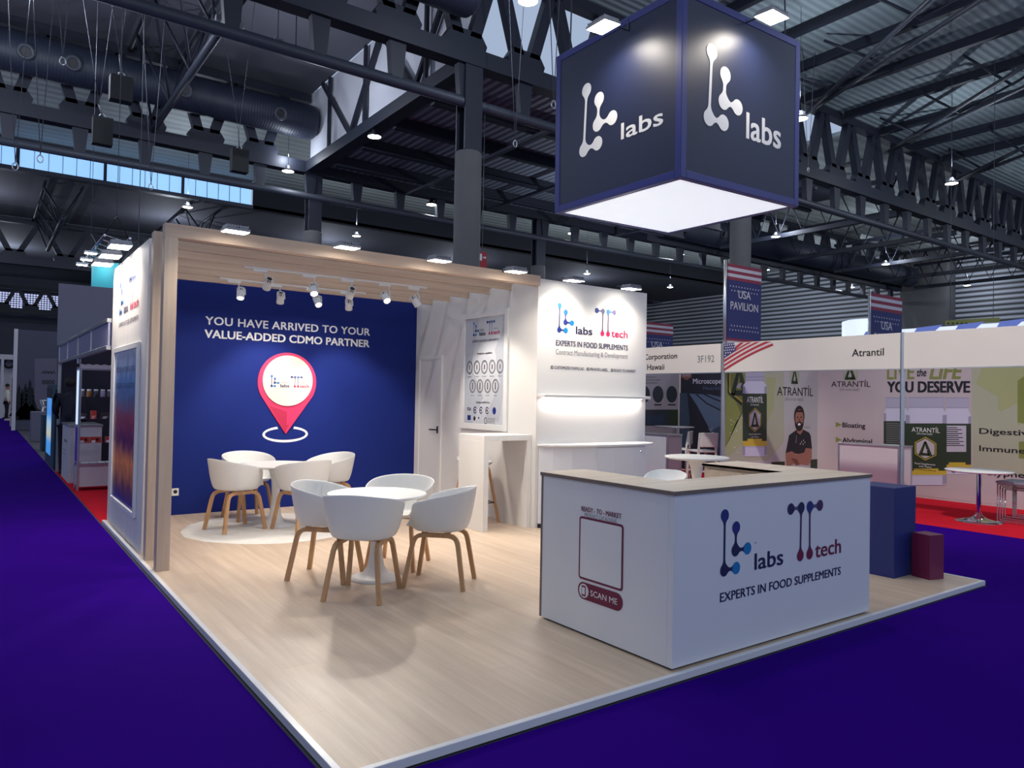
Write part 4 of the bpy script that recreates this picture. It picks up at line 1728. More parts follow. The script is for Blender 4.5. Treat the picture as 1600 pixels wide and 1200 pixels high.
flood('floodlight on an arm at the left face of the cube sign', (3.24, 2.08, 4.83), (3.545, 2.08, 5.00), (3.30, 2.08, 3.8), 0.25, 0.20, FLOOD_E * 1.0, 'floodlights on the cube sign')
flood('floodlight on an arm at the right face of the cube sign', (4.40, 1.16, 4.91), (4.40, 1.425, 5.00), (4.40, 1.22, 3.8), 0.25, 0.20, FLOOD_E * 1.0, 'floodlights on the cube sign')

# ------------------------------------------------------------------ neighbouring stand behind, along the left aisle
PANELW = mat('stand_panel_white', (196, 192, 200), 0.5, 0, 0.03, 3)
PANELG = mat('stand_panel_lilac', (132, 128, 160), 0.5, 0, 0.05, 3)
NIGHT = mat('stand_wall_night', (24, 26, 48), 0.7, 0, 0.1, 2)
CLOTH = mat('grey_cloth', (130, 130, 146), 0.9, 0, 0.05, 2)
TEALD = mat('dark_teal', (22, 64, 80), 0.5, 0, 0.06, 3)
GLASSM = bpy.data.materials.new('clear_glass')
GLASSM.use_nodes = True
_b = GLASSM.node_tree.nodes['Principled BSDF']
_b.inputs['Base Color'].default_value = (0.9, 0.95, 1, 1)
_b.inputs['Roughness'].default_value = 0.03
_b.inputs['Transmission Weight'].default_value = 1.0
_b.inputs['IOR'].default_value = 1.05
_b.inputs['Alpha'].default_value = 0.22
MATS['clear_glass'] = GLASSM

slab_obj('wall_neighbour', NIGHT, 0.03, 13.44, HF, 4.5, 13.52, 2.36)
t = thing('stand_fascia', 'aluminium framed lilac fascia of the neighbouring stand beyond the left wall', 'fascia', (0.0, 6.97, 1.98))
q = MB()
q.box(ALU, 0.0, 7.0, 2.30, 0.05, 13.44, 2.35, 0.003, 1)
q.build('rail', t)
q = MB()
q.box(ALU, 0.0, 7.0, 1.98, 0.05, 13.44, 2.03, 0.003, 1)
q.build('rail', t)
for ya, yb in ((7.0, 8.55), (8.6, 10.16), (10.26, 11.8), (11.85, 13.38)):
    q = MB()
    q.box(PANELG, 0.015, ya, 2.03, 0.035, yb, 2.30)
    q.build('panel', t)
for y in (8.575, 10.21, 11.825):
    q = MB()
    q.box(ALU, 0.0, y - 0.025, 2.03, 0.05, y + 0.025, 2.30)
    q.build('upright', t)
for y, h, lb in ((10.17, 1.98, 'slim aluminium post rising from the glass showcase'), (13.40, 2.36, 'slim aluminium post at the end of the neighbouring stand')):
    q = MB()
    z0 = 1.90 if y < 11 else HF
    q.box(ALU, 0.0, y - 0.025, z0, 0.05, y + 0.025, h, 0.004, 1)
    tag(q.build('stand_post'), lb, 'post')

t = thing('glass_showcase', 'glass showcase of jars and red boxes on white base, left aisle', 'showcase', (0.04, 10.21, HF))
X0, X1, Y0, Y1 = 0.04, 0.96, 10.21, 10.62
q = MB()
q.box(PANELW, X0 + 0.02, Y0 + 0.02, HF + 0.06, X1 - 0.02, Y1 - 0.02, 0.34)
q.build('base', t)
for x in (X0, X1 - 0.035):
    for y in (Y0, Y1 - 0.035):
        q = MB()
        q.box(ALU, x, y, HF, x + 0.035, y + 0.035, 1.86, 0.004, 1)
        q.build('post', t)
for z in (0.34, 1.82):
    q = MB()
    for y in (Y0, Y1 - 0.03):
        q.box(ALU, X0 + 0.035, y, z, X1 - 0.035, y + 0.03, z + 0.035)
    for x in (X0, X1 - 0.03):
        q.box(ALU, x, Y0 + 0.035, z, x + 0.03, Y1 - 0.035, z + 0.035)
    q.build('rail', t)
for z in (0.686, 1.056, 1.40):
    q = MB()
    q.box(GLASSM, X0 + 0.03, Y0 + 0.03, z - 0.008, X1 - 0.03, Y1 - 0.03, z)
    q.build('glass_shelf', t)
q = MB()
pts = [(X0, 1.83), (X1, 1.83)]
top = []
for k in range(33):
    x = X1 - (X1 - X0) * k / 32
    top.append((x, 1.885 + 0.018 * abs(math.sin(k * 0.85))))
q.slab(PANELW, PY(Y0), pts + top, 1, 10)
q.build('header', t)
q = MB()
q.box(mat('led_tube', (200, 222, 255), emit=1.0, vary=0), X0 + 0.004, Y0 + 0.045, 0.97, X0 + 0.03, Y0 + 0.36, 1.80)
q.build('led_panel', t)
q = MB()
q.box(mat('purple_reflection', (84, 60, 190), 0.3, 0, 0.05, 3), X0 + 0.004, Y0 + 0.045, 0.40, X0 + 0.012, Y0 + 0.36, 0.93)  # purple reflection in the glass side, put in as the panel's colour
q.build('side_panel', t)
JC = [(96, 92, 96), (150, 96, 40), (50, 44, 60), (150, 150, 176), (90, 90, 100), (176, 160, 90), (60, 36, 40), (196, 192, 190), (140, 144, 150)]
JL = ['smoky dark', 'amber', 'nearly black', 'pale lilac', 'grey', 'pale yellow', 'dark brown', 'white-labelled', 'silvery']
for k in range(9):
    x = 0.10 + k * 0.093
    t = thing('supplement_jar', JL[k] + ' jar on the top shelf of the glass showcase', 'jar', (x, 10.36, 1.40), 0, 'jars on the top shelf of the showcase')
    q = MB()
    q.lathe(mat('jar_%d' % k, JC[k], 0.25, 0, 0.08, 12), [(0, 0), (0.034, 0), (0.036, 0.01), (0.036, 0.075), (0.028, 0.09), (0, 0.09)], (x, 10.36, 1.40), 16)
    q.build('glass_body', t)
    q = MB()
    q.lathe(WPLAST, [(0, 0.09), (0.03, 0.09), (0.03, 0.112), (0.027, 0.116), (0, 0.116)], (x, 10.36, 1.40), 16)
    q.build('lid', t)
REDB = mat('red_carton', (190, 60, 44), 0.5, 0, 0.06, 12)
DARKB = mat('dark_carton', (52, 44, 54), 0.5, 0, 0.06, 12)
for k, (x, w, h, m_, lb) in enumerate(((0.12, 0.09, 0.08, DARKB, 'small dark carton with white writing at the left of the middle shelf'), (0.26, 0.075, 0.125, REDB, 'upright orange-red carton on the middle showcase shelf'),
                                       (0.42, 0.10, 0.09, DARKB, 'dark carton with white writing in the middle of the showcase'), (0.60, 0.12, 0.15, DARKB, 'taller dark carton at the right of the middle shelf'))):
    q = MB()
    q.box(m_, x - w / 2, 10.32, 1.056, x + w / 2, 10.40, 1.056 + h)
    pl = PY(10.32)
    for j in range(3):
        q.rect(WHITEINK, pl, x - w * 0.4 + 0.004 * j, 1.062 + j * h * 0.14, x + w * (0.1 + 0.1 * j), 1.068 + j * h * 0.14)
    tag(q.build('supplement_carton'), lb, 'carton', 'cartons on the middle shelf')
for k, (x, lb) in enumerate(((0.145, 'red carton with a black dot, left of three on low shelf'), (0.30, 'red carton with a black dot, middle of three on low shelf'),
                             (0.50, 'red carton with a black dot, right of three on low shelf'))):
    q = MB()
    q.box(REDB, x - 0.07, 10.30, 0.686, x + 0.07, 10.40, 0.776)
    pl = PY(10.30)
    q.circ(BLACK, pl, x + 0.015, 0.735, 0.022)
    q.rect(WHITEINK, pl, x - 0.062, 0.69, x - 0.01, 0.725)
    tag(q.build('supplement_carton'), lb, 'carton', 'red cartons on the low shelf')
q = MB()
for k in range(7):
    x = 0.10 + k * 0.115
    q.face(WHITEINK, [(x, 10.30, 0.3775 + 0.001 * k), (x + 0.10, 10.28 + 0.02 * (k % 2), 0.3775), (x + 0.11, 10.42, 0.3785), (x + 0.01, 10.44, 0.3775 + 0.002 * k)])
o = tag(q.build('leaflets'), 'spread of white leaflets on the floor of the glass showcase', 'leaflets')
o['kind'] = 'stuff'

t = thing('info_counter', 'narrow white counter behind the glass showcase', 'counter', (0.02, 11.33, HF))
q = MB()
q.box(PANELW, 0.03, 11.34, HF, 0.50, 12.60, 0.89, 0.003, 1)
q.build('body', t)
q = MB()
q.box(ALU, 0.015, 11.325, 0.89, 0.515, 12.615, 0.925, 0.004, 1)
q.build('top', t)
q = MB()
pl = PX(0.03)
for k in range(5):
    q.rect(INKG, pl, -12.35 + 0.08 * k, 0.45 - 0.07 * (k % 3), -12.28 + 0.09 * k, 0.48 - 0.07 * (k % 3))
q.rect(INKG, pl, -12.2, 0.60, -11.7, 0.65)
q.build('print_marks', t)

# cloth wall, turquoise drum and small lit truss beyond
q = MB()
q.box(CLOTH, 0.01, 14.0, 2.36, 4.0, 14.06, 3.57, 0.004, 1)
tag(q.build('cloth_wall'), 'large plain grey cloth wall above the neighbouring fascia', 'cloth wall')
q = MB()
a, b = at(147.5, 448, 'y', 18.0), at(147.5, 416, 'y', 18.0)
DR = 0.95
q.lathe(mat('turquoise_fabric', (86, 214, 232), 0.6, 0, 0.03, 2, emit=0.22), [(0, a.z - 0.5), (DR, a.z - 0.5), (DR, b.z), (DR - 0.03, b.z + 0.02), (0, b.z + 0.02)], (a.x + DR * 0.93, 18.0, 0), 48)
q.tube(WIRE, [(a.x + DR, 18.0, b.z), (a.x + DR, 18.0, 14.8)], 0.01, 5)
tag(q.build('drum_sign'), 'turquoise hanging drum sign beyond the left wall', 'sign')
p = at(160, 372, 'y', 16.0)
t = thing('light_truss', 'aluminium light truss hanging beyond the top of the left wall', 'truss', p)
zt = p.z
for dx in (0.0, 0.5):
    q = MB()
    q.tube(ALU, [(p.x + dx, 15.6, zt), (p.x + dx, 21.0, zt)], 0.028, 8)
    q.build('rail', t)
for k in range(9):
    q = MB()
    y = 15.6 + k * 0.6
    q.tube(ALU, [(p.x, y, zt), (p.x + 0.5, y + 0.55, zt)], 0.014, 6)
    q.build('lattice', t)
for y in (15.8, 20.6):
    q = MB()
    q.tube(WIRE, [(p.x + 0.25, y, zt + 0.5), (p.x + 0.25, y, 14.78)], 0.007, 5)
    q.tube(BLACK, [(p.x, y, zt + 0.02), (p.x + 0.25, y, zt + 0.5), (p.x + 0.5, y, zt + 0.02)], 0.014, 5)
    q.build('chain', t)
for k, (px, py, lb) in enumerate(((142, 396, 'upper of three small truss lamps'), (135, 406, 'middle of three small truss lamps'), (128, 414, 'lowest of three small truss lamps'))):
    y = 17.2 + 1.4 * k
    c = at(px, py, 'y', y)
    t2 = thing('truss_lamp', lb + ' at upper left', 'lamp', c, 0, 'small truss lamps')
    q = MB()
    q.box(ALU, c.x - 0.14, c.y - 0.1, c.z, c.x + 0.14, c.y + 0.1, c.z + 0.05, 0.005, 1)
    q.tube(ALU, [(c.x + 0.1, c.y, c.z + 0.05), (p.x, c.y, zt)], 0.012, 6)
    q.build('housing', t2)
    q = MB()
    q.box(FLOODEM, c.x - 0.12, c.y - 0.085, c.z - 0.01, c.x + 0.12, c.y + 0.085, c.z - 0.001)
    q.build('glass', t2)

# screen totem, boxes, wire table, printed wall
t = thing('screen_totem', 'dark teal totem with a glowing blue screen along the left aisle', 'totem', (0.0, 14.9, HF))
q = MB()
pl = PX(0.0)
pts = [(-16.15, HF), (-13.95, HF), (-13.95, 1.50), (-14.05, 1.60), (-16.05, 1.60), (-16.15, 1.50)]
q.slab(TEALD, pl, pts, 0, -160)
q.build('body', t)
SCR, nt, b = node_mat('totem_screen')
tc = N(nt, 'ShaderNodeTexCoord')
sp = N(nt, 'ShaderNodeSeparateXYZ')
nt.links.new(tc.outputs['Object'], sp.inputs[0])
mr = N(nt, 'ShaderNodeMapRange')
mr.inputs['From Min'].default_value = 0.2
mr.inputs['From Max'].default_value = 1.36
nt.links.new(sp.outputs[2], mr.inputs[0])
rp = ramp(nt, [(0.0, (60, 140, 215)), (0.22, (70, 150, 225)), (0.36, (190, 190, 170)), (0.58, (150, 190, 225)), (0.72, (70, 140, 225)), (1.0, (80, 150, 230))])
nt.links.new(mr.outputs[0], rp.inputs[0])
nt.links.new(rp.outputs[0], b.inputs['Emission Color'])
b.inputs['Emission Strength'].default_value = 0.9
b.inputs['Base Color'].default_value = (0.02, 0.03, 0.05, 1)
q = MB()
q.rect(SCR, pl, -15.92, 0.16, -14.68, 1.32, 2)
q.build('screen', t)
q = MB()
q.rect(mat('screen_surround', (14, 30, 44), 0.3), pl, -15.95, 1.33, -14.66, 1.54, 1.5)
q.build('surround', t)
q = MB()
q.box(TEALD, 0.11, 18.9, HF, 0.95, 19.7, 0.86, 0.006, 1)
tag(q.build('display_plinth'), 'dark teal plinth next to the screen totem', 'plinth')
q = MB()
q.box(mat('grey_plinth', (108, 106, 124), 0.5), 0.06, 22.9, HF, 0.9, 23.6, 0.83, 0.006, 1)
tag(q.build('display_plinth'), 'grey plinth beyond the dark teal one', 'plinth')
t = thing('wire_stool', 'white wire bar stool in front of the dark printed wall', 'stool', (0.55, 25.0, HF))
for dx in (-1, 1):
    for dy in (-1, 1):
        q = MB()
        q.tube(WPLAST, [(0.62 + dx * 0.15, 25.0 + dy * 0.15, 0.92), (0.62 + dx * 0.27, 25.0 + dy * 0.27, HF)], 0.014, 6)
        q.build('leg', t)
q = MB()
for z, r in ((0.92, 0.17), (1.14, 0.24)):
    q.tube(WPLAST, [(0.62 + r * math.cos(k * PI / 8), 25.0 + r * math.sin(k * PI / 8), z) for k in range(17)], 0.014, 6)
for k in range(8):
    a = k * PI / 4
    q.tube(WPLAST, [(0.62 + 0.17 * math.cos(a), 25 + 0.17 * math.sin(a), 0.92), (0.62 + 0.24 * math.cos(a), 25 + 0.24 * math.sin(a), 1.14)], 0.010, 6)
for k in range(-2, 3):
    q.tube(WPLAST, [(0.62 + 0.07 * k, 24.85, 0.92), (0.62 + 0.07 * k, 25.15, 0.92)], 0.009, 6)
q.build('seat', t)

PY30 = 30.0
a = at(28.5, 515, 'y', PY30)
xl, zt = a.x, a.z
t = thing('printed_wall', 'dark printed wall with black fir trees and a pale left edge', 'printed wall', (xl, PY30, HF))
q = MB()
q.box(mat('dusk_print', (66, 66, 86), 0.6, 0, 0.05, 1), xl, PY30, HF, xl + 4.0, PY30 + 0.15, zt, 0.01, 1)
q.build('panel', t)
q = MB()
q.box(PANELW, xl - 0.12, PY30 - 0.05, HF, xl, PY30 + 0.2, zt + 0.02)
q.build('edge_profile', t)
q = MB()
pl = PY(PY30)
fir = mat('fir_black', (12, 14, 26), 0.8)
base = uy(30, 660, PY30)[1]
q.rect(fir, pl, xl + 0.02, 0.35, xl + 0.9, uy(30, 622, PY30)[1], 2)
for k, (px, top) in enumerate(((30, 600), (35, 606), (40, 598), (47, 592), (44, 605), (51, 604))):
    u, v = uy(px, top, PY30)
    for j in range(5):
        w = 0.06 + 0.06 * j
        q.poly(fir, pl, [(u - w, v - 0.24 * (j + 1)), (u + w, v - 0.24 * (j + 1)), (u, v - 0.16 * j)], 3 + j)
q.slab(mat('dusk_print_pale', (92, 88, 108), 0.6), pl, [uy(54, 560, PY30), uy(89, 560, PY30), uy(89, 650, PY30), uy(70, 645, PY30), uy(58, 638, PY30), uy(54, 625, PY30)], 1, 8)
for k in range(4):
    u, v = uy(68 + 5 * k, 584, PY30)
    q.ring(fir, pl, u, v, 0.06, 0.10, 0.03, 10, 0, 180, 8)
    u, v = uy(68 + 5 * k, 597, PY30)
    q.ring(fir, pl, u, v, 0.05, 0.09, 0.03, 10, 0, 360, 10)
q.build('print_marks', t)
for px, lb in ((20.5, 'dark red banner left of the printed wall, nearer the aisle'), (24.5, 'dark red banner squeezed beside the pale profile')):
    y = 33.5 if px < 22 else 32.0
    a, b = at(px - 1.8, 590, 'y', y), at(px + 1.5, 642, 'y', y)
    t = thing('roll_banner', lb, 'banner', (a.x, y, HF), 0, 'red banners far down the left aisle')
    q = MB()
    q.box(mat('dark_red_print', (120, 24, 50), 0.6), a.x, y, b.z, b.x, y + 0.03, a.z)
    q.build('print', t)
    q = MB()
    q.box(PANELW, a.x - 0.03, y - 0.02, HF, a.x, y + 0.05, a.z + 0.15)
    q.box(PANELW, a.x, y - 0.01, HF, b.x, y + 0.04, b.z)
    q.build('frame', t)
t = thing('far_stand', 'small far white stand with a round emblem at the left picture edge', 'stand', (-1.0, 45.0, HF))
q = MB()
q.box(PANELW, -2.2, 45.0, HF, 3.0, 45.2, 3.0)
q.build('back_wall', t)
q = MB()
a = at(14, 568, 'y', 44.9)
q.ring(INKB, PY(44.9), a.x, a.z, 0.28, 0.28, 0.12, 2, n=24)
q.build('emblem', t)
q = MB()
q.box(PANELW, -2.2, 43.2, 3.0, 3.0, 45.2, 3.25)
q.box(PANELW, at(3, 600, 'y', 43.3).x - 0.06, 43.2, HF, at(3, 600, 'y', 43.3).x + 0.06, 43.35, 3.0)
q.build('canopy', t)


def person(name, label, loc, rz, shirt, trousers, arms):
    """standing figure grown from a skeleton; faces +X"""
    t = thing(name, label, 'person', loc, rz)

    def skin(nm, m_, pts, edges, rad, parent, lv=2):
        me = bpy.data.meshes.new(nm)
        me.from_pydata(pts, edges, [])
        o = bpy.data.objects.new(nm, me)
        COL.objects.link(o)
        o.parent = parent
        me.materials.append(m_)
        sk = o.modifiers.new('skin', 'SKIN')
        sk.use_smooth_shade = True
        for i, r in enumerate(rad):
            me.skin_vertices[0].data[i].radius = r if isinstance(r, tuple) else (r, r)
        me.skin_vertices[0].data[0].use_root = True
        sb = o.modifiers.new('sub', 'SUBSURF')
        sb.levels = sb.render_levels = lv
        return o
    SK = mat('skin_tone', (176, 124, 100), 0.55, 0, 0.04, 20)
    P = [(0, 0, 0.95), (0, 0, 1.15), (0.01, 0, 1.36), (0.02, 0, 1.47), (0.035, 0, 1.56), (0.04, 0, 1.66), (0.035, 0, 1.72)]
    E_ = [(0, 1), (1, 2), (2, 3), (3, 4), (4, 5), (5, 6)]
    Rr = [(0.13, 0.10), (0.125, 0.09), (0.14, 0.09), 0.05, 0.075, 0.085, 0.05]
    for s in (-1, 1):
        i = len(P)
        hand = arms[0 if s < 0 else 1]
        el = ((hand[0]) * 0.35 - 0.03, s * 0.24, (hand[2] + 1.42) / 2 - 0.02)
        P += [(0.0, s * 0.17, 1.41), el, (hand[0] * 0.8, s * 0.23, hand[2] + 0.06), (hand[0], s * 0.22, hand[2])]
        E_ += [(2, i), (i, i + 1), (i + 1, i + 2), (i + 2, i + 3)]
        Rr += [0.06, 0.043, 0.03, 0.036]
        i = len(P)
        P += [(0.0, s * 0.09, 0.88), (0.02 * s + 0.02, s * 0.10, 0.48), (0.05 * s, s * 0.10, 0.09), (0.05 * s + 0.13, s * 0.11, 0.035)]
        E_ += [(0, i), (i, i + 1), (i + 1, i + 2), (i + 2, i + 3)]
        Rr += [0.085, 0.058, 0.04, 0.034]
    skin('body', SK if trousers.name == 'black_trousers' else shirt, P, E_, Rr, t)
    Pq = [(0, 0, 0.93), (0, 0, 1.15), (0.01, 0, 1.36), (0.02, 0, 1.45)]
    Eq = [(0, 1), (1, 2), (2, 3)]
    Rq = [(0.15, 0.12), (0.145, 0.105), (0.155, 0.105), 0.06]
    for s in (-1, 1):
        i = len(Pq)
        hand = arms[0 if s < 0 else 1]
        el = ((hand[0]) * 0.35 - 0.03, s * 0.24, (hand[2] + 1.42) / 2 - 0.02)
        Pq += [(0.0, s * 0.17, 1.41), el, (hand[0] * 0.75, s * 0.23, hand[2] + 0.09)]
        Eq += [(2, i), (i, i + 1), (i + 1, i + 2)]
        Rq += [0.085, 0.066, 0.052]
    skin('shirt', shirt, Pq, Eq, Rq, t)
    Pq = [(0, 0, 0.96)]
    Eq, Rq = [], [(0.15, 0.12)]
    for s in (-1, 1):
        i = len(Pq)
        Pq += [(0.0, s * 0.09, 0.86), (0.02 * s + 0.02, s * 0.10, 0.48), (0.05 * s, s * 0.10, 0.08)]
        Eq += [(0, i), (i, i + 1), (i + 1, i + 2)]
        Rq += [0.10, 0.075, 0.06]
    skin('trousers', trousers, Pq, Eq, Rq, t)
    hair = mat('dark_hair', (26, 20, 20), 0.7, 0, 0.1, 30)
    q = MB()
    q.lathe(hair, [(0, 0.115), (0.05, 0.10), (0.085, 0.06), (0.096, 0.0), (0.085, -0.03)], (0.02, 0, 1.665), 20, True, Matrix.Rotation(-0.35, 4, 'Y'))
    o = q.build('hair', t, world=False)
    q = MB()
    q.lathe(SK, [(0, 0.03), (0.012, 0.0), (0.016, -0.02), (0, -0.026)], (0.128, 0, 1.625), 10)
    q.build('nose', t, world=False)
    q = MB()
    for s in (-1, 1):
        q.lathe(BLACK, [(0, 0.009), (0.009, 0.0), (0, -0.009)], (0.117, s * 0.033, 1.65), 8)
    q.build('eyes', t, world=False)
    q = MB()
    q.box(mat('lips', (130, 70, 66), 0.6), 0.112, -0.025, 1.580, 0.124, 0.025, 1.588)
    q.build('mouth', t, world=False)
    q = MB()
    for s in (-1, 1):
        q.box(mat('dark_shoe', (200, 198, 190), 0.6) if trousers.name == 'black_trousers' else BLACK, 0.05 * s - 0.05, s * 0.105 - 0.045, 0.0, 0.05 * s + 0.20, s * 0.105 + 0.045, 0.075, 0.02, 2)
    q.build('shoes', t, world=False)
    return t


BTR = mat('black_trousers', (18, 18, 24), 0.8)
p = at(9.5, 657, 'z', HF)
person('person', 'person in white shirt and black trousers standing far down the left aisle', p, math.radians(10), mat('white_shirt', (226, 224, 205), 0.8, 0, 0.03, 6), BTR, ((0.06, 0, 0.80), (0.34, 0, 1.16)))
DJ = mat('dark_jacket', (22, 24, 42), 0.8, 0, 0.06, 6)
person('person', 'person in dark jacket standing behind the white counter by the showcase', (0.16, 12.95, HF), math.radians(75), DJ, mat('dark_trousers', (16, 16, 26), 0.8), ((0.1, 0, 0.86), (0.2, 0, 1.0)))

# ------------------------------------------------------------------ pavilion across the right aisle
FASC = mat('fascia_white', (240, 230, 220), 0.55, 0, 0.02, 2)
FX = 8.75
for ya, yb, lb in ((5.09, 8.35, 'white fascia board reading Corporation and Hawaii'), (2.15, 5.01, 'white fascia board with the waving flag and one name'),
                   (-0.85, 2.11, 'blank white fascia board at the right picture edge')):
    t = thing('fascia_board', lb, 'fascia', (FX, ya, 1.99), 0, 'pavilion fascia boards')
    q = MB()
    q.box(FASC, FX, ya, 1.99, FX + 0.03, yb, 2.465, 0.002, 1)
    q.build('board', t)
    q = MB()
    q.box(ALU, FX - 0.004, ya, 1.975, FX + 0.034, yb, 1.99)
    q.build('lower_rail', t)
    pl = PX(FX)
    V = lambda px, py: ux(px, py, FX)
    q = MB()
    if ya > 5:
        a, b = V(1008, 562), V(1058, 560.5)
        q.text(INKB, pl, 'Corporation', a[0] - 0.02, a[1], b[0] - a[0] + 0.02, 0.095, 2, bold=0.012)
        a, b = V(1011.5, 578), V(1038, 577)
        q.text(INKB, pl, 'Hawaii', a[0], a[1], b[0] - a[0], 0.10, 2, bold=0.012)
        a, b = V(1090, 566.5), V(1116, 565.5)
        q.text(INKG, pl, '3F192', a[0], a[1], b[0] - a[0], 0.115, 2)
        q.build('lettering', t)
    elif ya > 2:
        a, b = V(1331.5, 557), V(1381, 555.5)
        q.text(INKB, pl, 'Atrantil', a[0], a[1], b[0] - a[0], 0.10, 2, bold=0.008)
        q.build('lettering', t)
        FR = mat('flag_red', (186, 50, 66), 0.6, 0, 0.03, 4)
        FW = mat('flag_white', (222, 214, 210), 0.6, 0, 0.03, 4)
        FB = mat('flag_blue', (58, 62, 120), 0.6, 0, 0.03, 4)
        q = MB()

        def bez(s0, c, e_, n=12):
            return [((1 - k / n) ** 2 * s0[0] + 2 * (k / n) * (1 - k / n) * c[0] + (k / n) ** 2 * e_[0],
                     (1 - k / n) ** 2 * s0[1] + 2 * (k / n) * (1 - k / n) * c[1] + (k / n) ** 2 * e_[1]) for k in range(n + 1)]
        starts = [(1131.5, 580), (1131.5, 576), (1131.5, 572.7), (1131.5, 569.5), (1131.5, 566.3), (1131.5, 562.5), (1134, 558.6), (1141, 552), (1150, 546), (1149, 541.5), (1148, 537.5)]
        ends = [(1208.5, 540), (1207.5, 536.5), (1206, 533.5), (1196, 533.8), (1188, 534.1), (1181, 534.4), (1175, 534.6), (1169, 534.8), (1163, 535), (1157, 535.2), (1152, 535.4)]
        curves = []
        for k, (s0, e_) in enumerate(zip(starts, ends)):
            cx_ = (s0[0] + e_[0]) / 2 + 4 - k * 0.4
            cy_ = (s0[1] + e_[1]) / 2 - 2.0 + (-6 + k * 0.9)
            curves.append(bez(s0, (cx_, max(cy_, 535)), e_))
        for k in range(len(curves) - 1):
            mm = FR if k % 2 == 0 else FW
            for j in range(12):
                pp = [curves[k][j], curves[k][j + 1], curves[k + 1][j + 1], curves[k + 1][j]]
                q.poly(mm, pl, [V(*p_) for p_ in pp], 2)
        q.poly(FB, pl, [V(1131.5, 537), V(1147.5, 535.6), V(1150.5, 547), V(1131.5, 560)], 3)
        for j in range(5):
            for k in range(5):
                px, py = 1133.4 + k * 3.4 + (j % 2) * 1.2, 539.5 + j * 4 - k * 0.35
                if py < 559 - (px - 1131) * 0.68:
                    u, v = V(px, py)
                    q.circ(FW, pl, u, v, 0.013, l=4, n=6)
        q.build('flag_print', t)
    else:
        q.bm.free()
for y, lb, h in ((5.05, 'pavilion post below the flag banner', 2.47), (2.13, 'shiny aluminium pavilion post in front of the bottles print', 2.47)):
    q = MB()
    q.lathe(ALU, [(0, HF), (0.03, HF), (0.03, h), (0, h)], (FX + 0.015, y, 0), 8, False)
    tag(q.build('stand_post'), lb, 'post', 'pavilion posts')

# pavilion walls
PVW = mat('pavilion_wall', (196, 188, 192), 0.6, 0, 0.02, 2)
BX_ = 11.55
slab_obj('wall_pavilion_back', PVW, BX_, -3, HF, BX_ + 0.05, 8.4, 2.45)
slab_obj('wall_pavilion_divider', PVW, FX + 0.06, 5.05, HF, BX_, 5.10, 2.40)
slab_obj('wall_pavilion_far', PVW, FX + 0.06, 8.4, HF, BX_ + 0.05, 8.45, 2.45)

OLIVE = mat('print_olive', (134, 142, 74), 0.6, 0, 0.12, 1.5)
OLIVE2 = mat('print_pale_olive', (172, 176, 130), 0.6, 0, 0.08, 1.5)
SAGE = mat('print_sage', (178, 180, 158), 0.6, 0, 0.05, 1.5)
LABELG = mat('print_bottle_green', (44, 58, 42), 0.6, 0, 0.05, 4)
BOTW = mat('print_bottle_white', (206, 204, 228), 0.6, 0, 0.03, 3)
BOTS = mat('print_bottle_shade', (158, 154, 180), 0.6, 0, 0.03, 3)
YEL = mat('print_yellow', (206, 178, 62), 0.6, 0, 0.05, 4)
NAVP = mat('print_navy', (24, 26, 44), 0.6, 0, 0.05, 3)


def hexpts(u, v, ru, rv):
    return [(u, v + rv), (u + ru, v + rv / 2), (u + ru, v - rv / 2), (u, v - rv), (u - ru, v - rv / 2), (u - ru, v + rv / 2)]


def hexa(q, pl, u, v, ru, rv, l, with_a=True):
    q.poly(YEL, pl, hexpts(u, v, ru, rv), l)
    q.poly(LABELG, pl, hexpts(u, v, ru * 0.93, rv * 0.93), l + 0.4)
    q.poly(PVW, pl, hexpts(u, v, ru * 0.85, rv * 0.85), l + 0.8)
    if with_a:
        letter_a(q, pl, u, v, ru * 0.66, rv * 0.6, l + 1.2)


def letter_a(q, pl, u, v, w, h, l, m_=None):
    m_ = m_ or LABELG
    q.poly(m_, pl, [(u - w, v - h), (u - w * 0.5, v - h), (u + w * 0.12, v + h), (u - w * 0.18, v + h)], l)
    q.poly(m_, pl, [(u + w, v - h), (u + w * 0.4, v - h), (u - w * 0.18, v + h), (u + w * 0.14, v + h)], l)
    q.poly(m_, pl, [(u - w * 0.62, v - h), (u + w * 0.55, v - h), (u + w * 0.5, v - h * 0.62), (u - w * 0.45, v - h * 0.62)], l)
    q.poly(PVW, pl, [(u - w * 0.36, v - h * 0.45), (u + w * 0.05, v - h * 0.5), (u + w * 0.32, v - h * 0.1), (u - w * 0.1, v - h * 0.12)], l + 0.4)


